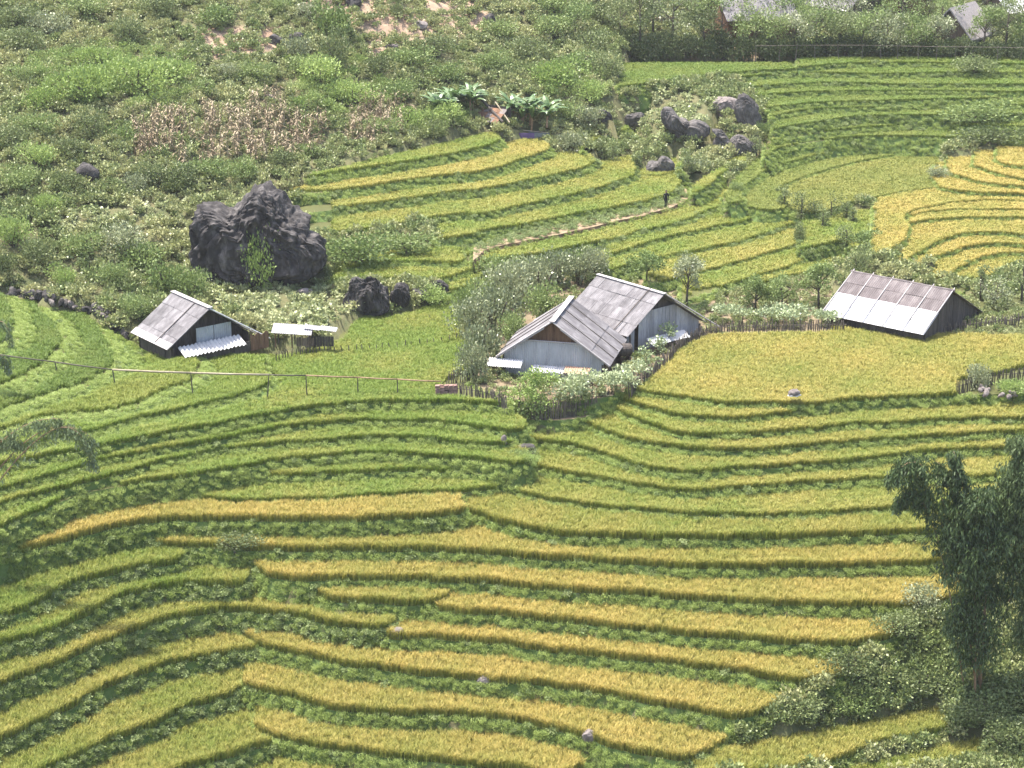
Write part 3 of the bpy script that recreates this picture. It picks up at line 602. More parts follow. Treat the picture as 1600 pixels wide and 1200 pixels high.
for i in range(4):
    ps = []
    for q in range(4):
        x, y = r.uniform(-.5, .5, 2); hgt = r.uniform(1.2, 2.0)
        mb = MB(); mb.tube([(x, y, 0), (x + r.normal(0, .12), y + r.normal(0, .12), hgt)], [.035, .02], 4); ps.append((np.array(mb.v), mb.f))
        k = 6; b0 = np.c_[np.full(k, x), np.full(k, y), r.uniform(.3, 1, k)*hgt]; d = rvec(r, k)*[1, 1, .2] + [0, 0, -.35]
        ps.append(kites(b0, b0 + d*.55, unit(np.cross(d, [0, 0, 1.]))*.045))
    v, f = join(ps); ms.append(mesh('dry_corn', v, f, M['corn']))
protos('corn', ms)

# ------------------------------------------------------------------ rice
ZONES = {'rice_golden_low': (['b', 'c', 'd', 'el', 'er', 'fr', 'g', 'h', 'i', 'k', 'j', 'j2'], 'ripe golden rice on the stepped terraces across the lower right and centre'),
    'rice_left_low': (['a'] + [n for n in NAMES if n[0] == 'L'], 'green to orange rice on the slanting weedy terraces at the lower left'),
    'rice_mid_right': (['x1b', 'x2', 'x3', 'x4', 'x5', 'x6'], 'yellow-green rice on the curved terraces below the fenced yard, right of centre'),
    'rice_mid_left': (['y2', 'y3', 'y4', 'y5', 'y6'], 'green rice on the long curved terraces below the bamboo water pipe'),
    'rice_yard_right': (['x1'], 'yellow rice in the wide flat field in front of the right hut'),
    'rice_yard_left': (['y1', 'm4', 'm5'], 'green rice in the flat field between the left hut and the central huts'),
    'rice_far_left': (['m1', 'm2', 'm3'], 'dark green rice on the arc-shaped fields at the left edge, left of the hut'),
    'rice_behind': ([n for n in NAMES if n[0] in 'DHGK'], 'green and yellow rice on the terraces climbing behind the central huts'),
    'rice_far': ([n for n in NAMES if n[0] == 'E'], 'deep green rice on the far terraces below the village trees'),
    'rice_gold_far': ([n for n in NAMES if n[0] == 'F'], 'golden orange rice on the curved fields behind the right hut')}
r = np.random.default_rng(5)
ISFAR = np.array([n[0] in 'DEFHGK' for n in NAMES])
def field_grid(sp, far):
    x, y = np.meshgrid(np.arange(X0, X1, sp), np.arange(Y0, Y1, sp)); x = x.ravel() + r.uniform(-.1, .1, x.size); y = y.ravel() + r.uniform(-.1, .1, y.size)
    t = cell(TOP, x, y, -1); ok = (t >= 0) & ~cell(BANK, x, y, True) & (ISFAR[t] == far)
    for dx, dy in ((.2, 0), (-.2, 0), (0, .14), (0, -.25)): ok &= cell(TOP, x + dx, y + dy, -1) == t
    ism = np.array([n[0] == 'm' and n != 'm5' for n in NAMES])[t]
    for dx, dy in ((.75, 0), (.5, -.5), (0, -.75)): ok &= ~ism | (cell(TOP, x + dx, y + dy, -1) == t)
    return x[ok], y[ok], t[ok]
ga, gb = field_grid(.36, False), field_grid(.47, True)
cxx, cyy, tt_ = [np.r_[p_, q_] for p_, q_ in zip(ga, gb)]
ex = [[], [], []]                                       # the front row stands right along the lip
for k, n in enumerate(NAMES):
    T = TER[n]; c = T['c']; s_ = np.r_[0, np.cumsum(np.linalg.norm(np.diff(c, axis=0), axis=1))]; d = np.arange(.1, s_[-1], .36 if ISFAR[k] else .27)
    x = np.interp(d, s_, c[:, 0] - T['nrm'][:, 0]*.17); y = np.interp(d, s_, c[:, 1] - T['nrm'][:, 1]*.17)
    g = (n[0] != 'm' or n == 'm5') & (cell(TOP, x, y, -1) == k) & ~cell(BANK, x, y, True); ex[0] += list(x[g]); ex[1] += list(y[g]); ex[2] += [k]*int(g.sum())
cxx = np.r_[cxx, ex[0]]; cyy = np.r_[cyy, ex[1]]; tt_ = np.r_[tt_, ex[2]].astype(int); ok = np.ones(len(cxx), bool)
u_, v_, d_ = proj(np.c_[cxx, cyy, LEV[tt_]]); ok &= (u_ > -70) & (u_ < 1670) & (v_ > -30) & (v_ < 1245)
for q in NORICE: ok &= ~inpx(q, u_, v_)
ok &= np.array([TER[n]['rice'] for n in NAMES])[tt_]
cxx, cyy, tt_ = cxx[ok], cyy[ok], tt_[ok]
ripe = np.array([TER[n]['ripe'] for n in NAMES])[tt_]
var = np.where(np.isin(tt_, [i for i, n in enumerate(NAMES) if n in ('m4', 'y1')]), 1.2, 1)*.13*np.sin(cxx*.35 + cyy*.5 + tt_) + .10*np.sin(cxx*.9 - cyy*.7 + tt_*2) + r.normal(0, .09, len(cxx))
ripe = np.clip(np.clip(ripe, 0, 1)**1.1*.92 + np.where(np.isin(tt_, [i for i, n in enumerate(NAMES) if n[0] in 'xaL']), .08, 0) + var*np.where(np.isin(tt_, [i for i, n in enumerate(NAMES) if n[0] in 'Em']), .35, .8), 0, 1)
HT = np.array([.68 if n[0] == 'm' else .55 if n[0] in 'DHGK' else .45 if n[0] == 'E' else .5 if n[0] == 'F' else .66 if n[0] == 'y' else .68 if n[0] == 'x' else .95 for n in NAMES])
for key, (ns, lab) in ZONES.items():
    ids = [NAMES.index(n) for n in ns]; mk = np.isin(tt_, ids)
    o = scatter('rice_crop', 'rice_far_deep' if ns[0][0] == 'E' else 'rice_far' if ns[0][0] in 'DFHGK' else 'rice_deep' if ns[0][0] == 'm' else 'rice', np.c_[cxx[mk], cyy[mk], LEV[tt_[mk]]], r, (.92, 1.08), ripe[mk], zs=HT[tt_[mk]])
    tag(o, lab, 'rice', kind='stuff')
print('rice patches', len(cxx))

# ------------------------------------------------------------------ grass and weeds on the banks
bu, bv, _ = proj(bank_pts[:, :3])
ok = (bu > -60) & (bu < 1660) & (bv > -20) & (bv < 1235)
tb = cell(TOP, bank_pts[:, 0], bank_pts[:, 1], -1)
ok &= np.where(tb >= 0, LEV[tb], -99) <= bank_pts[:, 2] + .12      # not buried in a higher terrace
ok &= ~((tb < 0) & (zbase(bank_pts[:, 0], bank_pts[:, 1]) > bank_pts[:, 2] + .3))
bp_ = bank_pts[ok]; wd = np.array([TER[n]['weed'] for n in NAMES])[bp_[:, 5].astype(int)]
patch = .5 + .5*np.sin(bp_[:, 0]*.55 + bp_[:, 1]*.8 + bp_[:, 5]) * np.sin(bp_[:, 0]*.23 - bp_[:, 1]*.3 + 2*bp_[:, 5])
isw = r.uniform(0, 1, len(bp_)) < np.clip(np.where(wd < .35, wd*.35, wd)*1.5*(.35 + patch*.9), 0, 1)
ispath = bp_[:, 5] == NAMES.index('path')
keepg = ~(isw & (r.uniform(0, 1, len(bp_)) < .35)) & ~(ispath & (r.uniform(0, 1, len(bp_)) < .75))
g_ = bp_[keepg]
def tilt_of(q, a):
    az = np.arctan2(q[:, 4], q[:, 3]); return np.c_[np.zeros(len(q)), np.full(len(q), a) * r.uniform(.3, 1.2, len(q)), az + r.normal(0, .4, len(q))]
ismm = np.array([1.0 if n[0] in 'my' else .75 if n[0] in 'xDEF' else .3 for n in NAMES])[g_[:, 5].astype(int)]
tint = np.clip(r.normal(.25, .2, len(g_)) + .45*(ismm) + .25*(g_[:, 6] < .12), 0, 1)
o = scatter('bank_grass', 'grass', g_[:, :3], r, (.6, 1.1), tint, tilt_of(g_, .6))
tag(o, 'short green grass covering the terrace banks', 'grass', kind='stuff')
pth = TER['path']; pc_ = pth['c']; wx = []
for i in range(len(pc_)):
    for q in range(8):
        dd_ = r.uniform(.3, 4.2); wx.append((pc_[i, 0] - pth['nrm'][i, 0]*dd_ + r.normal(0, .2), pc_[i, 1] - pth['nrm'][i, 1]*dd_))
wx = np.array(wx); wx = wx[cell(TOP, wx[:, 0], wx[:, 1], -1) == NAMES.index('path')]
o = scatter('path_weeds', 'weed', np.c_[wx, np.full(len(wx), pth['z'])], r, (.8, 1.5), np.clip(r.normal(.45, .25, len(wx)), 0, 1))
tag(o, 'pale leafy weeds growing behind the trodden footpath', 'weeds', kind='stuff')
k_ = bp_[isw][::3]
o = scatter('bank_weeds', 'weed', k_[:, :3] + [0, 0, .03], r, (.7, 1.5), np.clip(r.normal(.3, .25, len(k_)), 0, 1))
tag(o, 'leafy weeds growing along the terrace banks', 'weeds', kind='stuff')
print('grass', len(g_), 'weeds', len(k_))

# ------------------------------------------------------------------ undergrowth on the open hillside
n = 66000
hx = np.r_[r.uniform(X0, X1, 60000), r.uniform(8, 36, 6000)]; hy = np.r_[r.uniform(100, 262, 60000), r.uniform(103, 122, 6000)]; tb = cell(TOP, hx, hy, -1); hz = zbase(hx, hy)
hu, hv, _ = proj(np.c_[hx, hy, hz])
ok = (tb < 0) & (hu > -60) & (hu < 1660) & (hv > -40) & (hv < 1240)
ok &= ~inpx(YARD, hu, hv) & ~(inpx(YARDR, hu, hv) & (r.uniform(0, 1, n) < .2))
hx, hy, hz, hu, hv = [q[ok] for q in (hx, hy, hz, hu, hv)]
CORN = [(205, 190), (330, 180), (440, 150), (470, 200), (545, 205), (600, 180), (600, 215), (470, 250), (300, 262), (215, 250)]
CORN2 = [(560, 170), (640, 165), (640, 215), (520, 235)]
BEAN = [(300, 440), (520, 440), (545, 480), (520, 520), (420, 520), (350, 480)]
BEAN2 = [(90, 330), (300, 310), (300, 440), (60, 440), (100, 390)]
MIXC = [(240, 70), (420, 80), (420, 150), (280, 120)]
FERN = [[(40, 100), (160, 70), (300, 90), (300, 175), (60, 170)], [(440, 100), (560, 90), (640, 150), (560, 190), (460, 170)], [(640, 180), (740, 170), (720, 215), (600, 220)], [(840, 110), (940, 120), (960, 160), (860, 170)]]
SHADE = [(1000, 95), (1260, 95), (1260, 110), (1000, 130)]
z_ = np.zeros(len(hx), int)
z_[inpx(BEAN, hu, hv) | (inpx(BEAN2, hu, hv) & (r.uniform(0, 1, len(hx)) < .65)) | (inpx(MIXC, hu, hv) & (r.uniform(0, 1, len(hx)) < .4))] = 1
z_[inpx([(1030, 140), (1120, 160), (1110, 200), (1000, 230), (960, 170)], hu, hv)] = 1
for q in FERN: z_[inpx(q, hu, hv) & (r.uniform(0, 1, len(hx)) < .6)] = 2
pc = inpx(CORN, hu, hv) | inpx(CORN2, hu, hv); z_[pc & (r.uniform(0, 1, len(hx)) < .5)] = 3
dd = np.zeros(len(hx), bool)
for q in DIRT: dd |= inpx(q, hu, hv)
z_[dd & (r.uniform(0, 1, len(hx)) < .5)] = -1
z_[(z_ == 0) & inpx([(1150, 1150), (1330, 1060), (1480, 930), (1620, 930), (1620, 1210), (1100, 1210)], hu, hv)] = 4
def put(sel, name, key, scl, mu, lab, cat):
    q = np.c_[hx, hy, hz][sel]
    big = .3*np.sin(q[:, 0]*.3 + 1.0) * np.sin(q[:, 1]*.25) + .2*np.sin(q[:, 0]*.8)*np.sin(q[:, 1]*.9 + 2)
    o = scatter(name, key, q, r, scl, np.clip(r.normal(mu, .25, len(q)) + big, 0, 1))
    if o: tag(o, lab, cat, kind='stuff')
put(z_ == 0, 'undergrowth', 'under', (.6, 1.5), .35, 'tangled green undergrowth covering the upper hillside', 'undergrowth')
put(z_ == 1, 'leafy_crop', 'bean', (.7, 1.4), .4, 'pale broad-leaved crop around the left hut and big rock', 'crop')
put(z_ == 2, 'feathery_growth', 'fern', (.6, 1.3), .3, 'bright feathery green growth on the hillside above the dry maize', 'ferns')
put(z_ == 3, 'dry_maize', 'corn', (.8, 1.2), .4, 'dry brown maize stalks standing on the hillside above the big rock', 'maize')
put(pc & (r.uniform(0, 1, len(hx)) < .8), 'maize_weeds', 'bean', (.4, .7), .3, 'low pale weeds between the dry maize stalks', 'weeds')
put(z_ == 4, 'slope_weeds', 'under', (.6, 1.2), .0, 'leafy weeds on the slope at the foot of the bamboo, lower right', 'weeds')
yx = r.uniform(-6, 42, 5200); yy = r.uniform(138, 176, 5200); g = np.isin(cell(TOP, yx, yy, -1), [NAMES.index('yard'), NAMES.index('yard2'), NAMES.index('x1')])
yu, yv, _ = proj(np.c_[yx, yy, np.zeros(len(yx))]); g &= (inpx(YARDR, yu, yv) | (inpx(YARD, yu, yv) & (r.uniform(0, 1, len(yx)) < .55)))
for hx_, hy_, rad in ((31.4, 159, 5.2), (9.3, 155.2, 4.4), (3.75, 147.6, 4.4)): g &= np.hypot(yx - hx_, yy - hy_) > rad
o = scatter('yard_weeds', 'under', np.c_[yx, yy, np.full(len(yx), .03)][g], r, (.35, .9), np.clip(r.normal(.3, .25, int(g.sum())), 0, 1))
tag(o, 'weeds and vegetables growing around the central and right huts', 'weeds', kind='stuff')
print('hill plants', len(hx))
# ------------------------------------------------------------------ shrubs, trees, bamboo
R = np.random.default_rng(77)
def bush_mesh(r, n, rx, rz, size, mt, lob=6, up=.35, name='crown'):
    v, f = leaf_cloud(r, n, lobed(r, lob, rx, rz), size, up, .45); return mesh(name, v, f, mt)
def stems_mesh(r, rx, rz, mt, k=5, name='stem'):
    mb = MB()
    for i in range(k):
        a = r.uniform(0, 6.283); q = rx*r.uniform(.2, .6)
        mb.tube([(r.normal(0, .06), r.normal(0, .06), -.15), (q*.4*math.cos(a), q*.4*math.sin(a), rz*.5), (q*math.cos(a), q*math.sin(a), rz*1.1)], [.05, .035, .015], 5)
    return mb.me(name, mt)
BUSH = {}
for key, n, size, lob, up in (('bush_dark', 1900, .095, 9, .3), ('bush_mid', 1900, .10, 9, .3), ('bush_light', 2200, .085, 10, .6), ('bush_grey', 1900, .09, 9, .4), ('hedge', 1900, .10, 9, .3)):
    BUSH[key] = [(bush_mesh(R, n, 1.0, .75, size, M[key], lob, up), stems_mesh(R, 1.0, .75, M['bark'])) for _ in range(4)]
def shrub(name, key, p, rx, rz, label, group=None, cat='shrub'):
    ry = min(rx, max(rz*.8, .35*rx))
    t = thing(name, p, R.uniform(0, 6.28) if ry > .8*rx else R.uniform(-.12, .12), label, cat, group); cm, sm = BUSH[key][R.integers(0, 4)]
    s = (rx, ry, rz/1.15)
    obj('foliage', cm, t, scl=s); obj('stems', sm, t, scl=s); return t
def wpx(u, v, w_, h_):                                     # ground point and size in metres from a pixel box
    p = hit(u, v); k = ppm(p); return p, w_/2/k, h_/k/.96

_seen = {}
def ordl(lab, us, u):
    _seen[(lab, u)] = _seen.get((lab, u), -1) + 1; k = sorted(us).index(u) + 1 + _seen[(lab, u)]; sf = 'th' if 10 < k % 100 < 14 else {1: 'st', 2: 'nd', 3: 'rd'}.get(k % 10, 'th')
    return '%s, %d%s of its kind from the left' % (lab, k, sf)
# shrubs one can tell apart on the hillside: (u, foot v, width px, height px, kind)
HS = [(120, 160, 110, 60, 'bush_light'), (215, 150, 120, 60, 'bush_light'), (270, 130, 80, 45, 'bush_light'), (60, 175, 70, 40, 'bush_light'), (160, 110, 80, 40, 'bush_light'),
      (500, 140, 90, 50, 'bush_light'), (550, 165, 80, 40, 'bush_light'), (470, 115, 60, 34, 'bush_mid'), (60, 265, 60, 40, 'bush_light'), (80, 335, 50, 36, 'bush_light'),
      (200, 75, 60, 44, 'bush_dark'), (30, 80, 80, 40, 'bush_dark'), (75, 60, 80, 40, 'bush_grey'), (30, 45, 70, 40, 'bush_dark'), (250, 30, 60, 44, 'bush_dark'), (130, 30, 70, 36, 'bush_mid'),
      (340, 40, 70, 36, 'bush_mid'), (520, 60, 70, 60, 'bush_mid'), (520, 110, 60, 60, 'bush_dark'), (470, 90, 60, 40, 'bush_grey'), (640, 110, 80, 36, 'bush_mid'), (590, 120, 60, 34, 'bush_dark'),
      (680, 90, 70, 36, 'bush_dark'), (700, 130, 60, 30, 'bush_mid'), (140, 215, 70, 40, 'bush_dark'), (190, 225, 60, 34, 'bush_mid'), (110, 245, 60, 36, 'bush_dark'), (60, 215, 70, 36, 'bush_mid'),
      (20, 230, 60, 36, 'bush_dark'), (30, 300, 60, 40, 'bush_mid'), (110, 300, 50, 34, 'bush_dark'), (240, 290, 60, 34, 'bush_dark'), (280, 292, 60, 36, 'bush_dark'), (330, 285, 70, 34, 'bush_mid'),
      (380, 280, 60, 32, 'bush_mid'), (210, 305, 50, 34, 'bush_grey'), (440, 262, 50, 30, 'bush_dark'), (480, 245, 50, 26, 'bush_mid'), (20, 385, 60, 50, 'bush_light'), (130, 400, 60, 40, 'bush_mid'),
      (60, 410, 60, 40, 'bush_dark'), (190, 395, 90, 46, 'bush_grey'), (220, 420, 80, 50, 'bush_mid'), (180, 450, 50, 40, 'bush_mid'), (260, 460, 70, 56, 'bush_mid'), (300, 470, 60, 50, 'bush_mid'), (215, 500, 50, 40, 'bush_mid'),
      (10, 435, 40, 44, 'bush_dark'), (100, 455, 50, 40, 'bush_light'), (640, 200, 70, 36, 'bush_light'), (700, 195, 70, 36, 'bush_light'), (600, 215, 60, 30, 'bush_mid'), (680, 215, 50, 24, 'bush_dark'),
      (870, 140, 90, 44, 'bush_light'), (920, 160, 70, 36, 'bush_light'), (900, 110, 70, 34, 'bush_mid'), (950, 120, 60, 34, 'bush_dark'), (880, 190, 60, 40, 'bush_mid'), (920, 200, 50, 34, 'bush_grey'),
      (820, 90, 70, 34, 'bush_dark'), (780, 60, 60, 34, 'bush_mid'), (860, 60, 70, 36, 'bush_mid'), (920, 80, 70, 36, 'bush_dark'), (770, 110, 60, 30, 'bush_mid'), (870, 30, 80, 36, 'bush_mid'), (940, 40, 60, 40, 'bush_dark'),
      (620, 25, 30, 24, 'bush_dark'), (480, 30, 50, 26, 'bush_grey'), (400, 130, 60, 30, 'bush_mid'), (350, 120, 50, 26, 'bush_grey'), (310, 150, 60, 30, 'bush_mid'), (440, 20, 40, 22, 'bush_mid'), (30, 130, 60, 34, 'bush_mid'), (620, 160, 60, 34, 'bush_mid')]
WORD = {'bush_light': ('bright yellow-green feathery shrub', 'bright feathery shrubs on the hillside'), 'bush_mid': ('mid green leafy shrub', 'mid green shrubs on the hillside'),
        'bush_dark': ('dark green dense shrub', 'dark shrubs on the hillside'), 'bush_grey': ('grey-green dusty shrub', 'grey-green shrubs on the hillside')}
for u, v, a, b, k in HS:
    p, rx, rz = wpx(u, v, a, b)
    shrub('shrub', k, p - [0, 0, .15], rx*1.05, rz, ordl(WORD[k][0] + ' on the upper hillside', [q[0] for q in HS if q[4] == k], u), WORD[k][1])

def tree(name, p, h, rx, label, key='bush_mid', group=None, trunk=.3, n=700, seed=0, cat='tree', size=.16, lean=0.):
    r = np.random.default_rng(1000 + seed); t = thing(name, p, 0, label, cat, group)
    mb = MB(); top = Vector((r.normal(0, .2) + lean, r.normal(0, .2), h*.72)); lob = []
    mb.tube([(0, 0, -.3), (top.x*.3, top.y*.3, h*.3), tuple(top)], [h*.018 + .035, h*.015 + .025, .03], 7)
    for i in range(9):
        a = i*2.4 + r.normal(0, .3); z0 = h*r.uniform(trunk, .68); q = rx*r.uniform(.45, .9); e = Vector((top.x*z0/h + q*math.cos(a), top.y*z0/h + q*math.sin(a), z0 + h*r.uniform(.08, .3)))
        mb.tube([(top.x*z0/h, top.y*z0/h, z0*.92), tuple((e + Vector((0, 0, z0)))*.5 - Vector((0, 0, e.z*.02))), tuple(e)], [.05, .035, .012], 5)
        s = rx*r.uniform(.28, .5); lob.append((tuple(e), (s, s, s*r.uniform(.7, 1.1))))
    lob.append((tuple(top + Vector((0, 0, h*.12))), (rx*.45, rx*.45, h*.16)))
    mb.build('trunk', M['bark'], t, smooth=True)
    v, f = leaf_cloud(r, n, lob, size, .2, .25); obj('crown', mesh('crown', v, f, M[key]), t); return t
def tpx(u, v0, v1, w_, *a, **k):
    p = hit(u, v0); q = ppm(p); return tree(k.pop('name', 'tree'), p, (v0 - v1)/q/.96, w_/2/q, *a, **k)
tpx(1072, 482, 398, 54, 'slender fruit tree with airy crown behind the ridge of the rear central hut', 'bush_grey', seed=1, n=2400, trunk=.35)
tpx(1010, 450, 405, 60, 'low airy tree behind the roof ridge of the rear central hut', 'bush_mid', seed=2, n=2400)
tpx(1279, 486, 408, 50, 'small round-crowned tree at the left end of the right hut roof', 'bush_mid', seed=3, n=2400, trunk=.4)
tpx(1180, 486, 432, 50, 'bushy young tree behind the vine trellis, left of the two', 'bush_mid', seed=4, n=2400, trunk=.1)
tpx(1222, 486, 428, 56, 'bushy young tree behind the vine trellis, next to the small round tree', 'bush_mid', seed=5, n=2400, trunk=.1)
tpx(1550, 482, 430, 60, 'soft grey-green small tree behind the right end of the right hut', 'bush_grey', seed=6, n=800, trunk=.1)
tpx(1532, 470, 412, 22, 'narrow dark vine-covered tree behind the right hut gable', 'bush_dark', seed=7, n=500, trunk=.05)
tpx(1596, 470, 395, 40, 'dark tree cut by the right edge of the picture behind the right hut', 'bush_dark', seed=8, n=700, trunk=.15)
# thicket left of and behind the central huts
TH = [(735, 598, 44, 70, 'bush_grey'), (750, 570, 60, 80, 'bush_grey'), (742, 530, 60, 70, 'bush_grey'), (775, 520, 70, 80, 'bush_grey'), (760, 480, 60, 60, 'bush_mid'), (800, 480, 70, 76, 'bush_grey'), (840, 470, 70, 76, 'bush_grey'),
      (780, 450, 60, 50, 'bush_mid'), (820, 445, 60, 46, 'bush_grey'), (870, 450, 60, 60, 'bush_grey'), (905, 445, 60, 56, 'bush_grey'), (850, 505, 50, 60, 'bush_mid'), (930, 440, 40, 44, 'bush_grey'), (800, 540, 40, 50, 'bush_mid'), (725, 500, 30, 50, 'bush_mid')]
for u, v, a, b, k in TH:
    p, rx, rz = wpx(u, v, a, b)
    shrub('thicket_shrub', k, p - [0, 0, .1], rx*1.35, rz*.95, ordl(('silvery' if k == 'bush_grey' else 'green') + ' shrub in the thicket by the central huts', [q[0] for q in TH if q[4] == k], u), 'glint-painted thicket shrubs' if k == 'bush_grey' else 'green thicket shrubs')
# single bushes and vine-covered stumps in the fields
SG = [(560, 415, 110, 46, 'bush_mid', 'wide dark green bush on the bank right of the big dark rock'), (640, 402, 90, 36, 'bush_mid', 'low green bush continuing the wide bush on the bank toward the footpath'), (520, 412, 40, 30, 'bush_mid', 'small bush touching the right foot of the big dark rock'),
      (672, 478, 56, 34, 'bush_light', 'rounded green bush in front of the small boulders in the field'), (406, 452, 70, 90, 'bush_light', 'pale broad-leaved young tree in front of the big dark rock'),
      (1462, 280, 40, 20, 'bush_grey', 'low pale bush at the tip of the golden fields'), (1530, 195, 120, 34, 'bush_mid', 'long green bush on the far terrace bank at the right, upper of two'), (1545, 228, 130, 30, 'bush_dark', 'long dark bush on the far terrace bank at the right, lower of two'),
      (1520, 118, 70, 30, 'bush_dark', 'dark rounded bush in front of the village fence at the right'), (1522, 606, 48, 46, 'bush_grey', 'pale blue-green bush at the corner fence, right edge'), (1585, 628, 70, 24, 'bush_light', 'low bush inside the stony corner plot at the right edge'),
      (895, 240, 50, 34, 'bush_grey', 'pale leafy bush beside the tub below the banana plants'), (1085, 270, 60, 22, 'bush_grey', 'pale weeds on the bank below the long boulder'), (1350, 382, 70, 24, 'bush_mid', 'green bush row on the curved bank below the stump group'), (1340, 430, 44, 40, 'bush_dark', 'dark bush at the bank above the right hut roof'),
      (1600, 1110, 120, 56, 'bush_dark', 'shaded bush at the foot of the right bamboo'), (1520, 1130, 100, 40, 'bush_dark', 'dark spreading bush below the bamboo culms'), (1570, 1175, 110, 44, 'bush_dark', 'dark bush in the lower right corner of the picture'), (1250, 1120, 80, 34, 'bush_dark', 'leafy bush on the slope right of the golden terrace ends'), (1320, 1060, 90, 40, 'bush_dark', 'leafy bush on the slope below the long golden terrace'), (1400, 1000, 80, 40, 'bush_dark', 'leafy bush on the slope left of the bamboo'), (1440, 960, 70, 50, 'bush_grey', 'bush with pale twigs beside the bamboo column'),
      (370, 882, 90, 26, 'bush_dark', 'dark leafy bush at the step between left and right terraces'), (1249, 380, 24, 28, 'bush_dark', 'dark weedy clump at the terrace corner below the lone stump'), (818, 716, 46, 16, 'bush_mid', 'low weeds growing over the small stone heap below the yard fence'), (828, 744, 34, 16, 'bush_light', 'grassy clump where the left and right terraces meet below the yard'), (1150, 300, 22, 16, 'bush_mid', 'small green clump on the field corner right of the standing person'), (1192, 222, 26, 30, 'bush_mid', 'green creeper mass along the right side of the leaning slab'), (1165, 190, 30, 22, 'bush_light', 'bright green vine spilling over the leaning slab'), (335, 372, 30, 44, 'bush_light', 'bright green vine on the left face of the huge dark boulder'), (330, 342, 40, 12, 'bush_mid', 'low plants growing on the left shoulder of the huge dark boulder'), (1430, 1090, 110, 44, 'bush_dark', 'wide bush in front of the bamboo foot'), (1330, 1120, 80, 34, 'bush_mid', 'bright grassy bush on the slope above the lower right field')]
for u, v, a, b, k, lab in SG:
    p, rx, rz = wpx(u, v, a, b); shrub('bush', k, p - [0, 0, .1], rx*1.05, rz, lab)
ST = [(940, 250, 13, 24, 'left of the vine-covered stump pair near the small boulder'), (957, 254, 16, 28, 'right of the vine-covered stump pair near the small boulder'), (1225, 322, 12, 18, 'lone dark vine-covered stump left of the stump group'), (1252, 336, 22, 28, 'broad vine-covered stump, leftmost of the group in the fields'),
      (1271, 342, 20, 16, 'low vine-covered stump, second in the group'), (1285, 356, 14, 28, 'thin vine-covered stump, nearest of the upper group'), (1298, 342, 26, 30, 'largest dark vine-covered stump in the middle of the group'), (1322, 344, 12, 22, 'vine-covered post right of the largest stump'), (1332, 350, 10, 20, 'thin leafy post at the right end of the stump group'),
      (1322, 384, 20, 24, 'vine-covered stump standing apart below the group'), (1180, 240, 18, 20, 'leafy vine at the lower tip of the dark boulder'), (995, 268, 8, 22, 'thin leafy post left of the small boulder'), (1075, 282, 16, 26, 'leafy vine column right of the small boulder')]
for i, (u, v, a, b, lab) in enumerate(ST):
    p = hit(u, v); k = ppm(p); hh = b/k/.96; rx = a/2/k; r = np.random.default_rng(300 + i)
    t = thing('vine_covered_stump', p, 0, lab if 'vine' in lab or 'leafy' in lab else 'vine-covered stump, ' + lab, 'stump')
    MB().tube([(0, 0, -.2), (.03, .02, hh*.5), (.0, .05, hh*.85)], [.1, .08, .05], 6).build('stem', M['bark'], t)
    rx *= 1.6; hh *= 1.3
    lob = [((r.normal(0, rx*.25), r.normal(0, rx*.25), hh*z), (rx*.8, rx*.8, hh*.22)) for z in (.2, .4, .6, .8)]
    v_, f_ = leaf_cloud(r, 700, lob, .13, .1, .3); obj('vine_leaves', mesh('vine_leaves', v_, f_, M['bush_dark']), t)

# bananas
def banana(p, h, seed, label):
    r = np.random.default_rng(seed); t = thing('banana_plant', p, 0, label, 'banana plant', None)
    for s in range(4):
        bx, by = r.normal(0, .7, 2); hs = h*r.uniform(.22, .4)
        MB().tube([(bx, by, -.2), (bx + .05, by, hs)], [.12, .08], 7).build('stem', M['culm'], t)
        for q in range(7):
            a = q*2.4 + r.normal(0, .3); L = h*r.uniform(.45, .7); el = r.uniform(.75, 1.45); mb = MB(); pts = []
            d = Vector((math.cos(a), math.sin(a), 0)); sd = Vector((-math.sin(a), math.cos(a), 0)); pos = Vector((bx + .05, by, hs)); ang = el
            W = [.05, .17, .25, .27, .24, .16, .04]; V = []
            for i_, w__ in enumerate(W):
                V += [pos + sd*w__ - Vector((0, 0, .25*w__)), pos + Vector((0, 0, .02)), pos - sd*w__ - Vector((0, 0, .25*w__))]
                pos = pos + (d*math.cos(ang) + Vector((0, 0, math.sin(ang))))*L/6; ang -= .24
            Fc = []
            for i_ in range(6): k = i_*3; Fc += [(k, k+1, k+4, k+3), (k+1, k+2, k+5, k+4)]
            mb.add(V, Fc); mb.build('leaf', M['banana'], t)
    return t
for i, (u, v, b, lab) in enumerate([(690, 185, 46, 'banana plant at the left end of the clump above the ruined shelter'), (715, 178, 52, 'tall banana plant left of the ruined shelter roof'), (740, 172, 46, 'banana plant behind the ruined shelter roof ridge'), (800, 188, 50, 'banana plant right of the ruined shelter roof'),
                                    (825, 200, 52, 'banana plant directly behind the grey tub'), (845, 196, 48, 'banana plant at the right end of the clump')]):
    p = hit(u, v); banana(p, b/ppm(p)*1.2, 50 + i, lab)

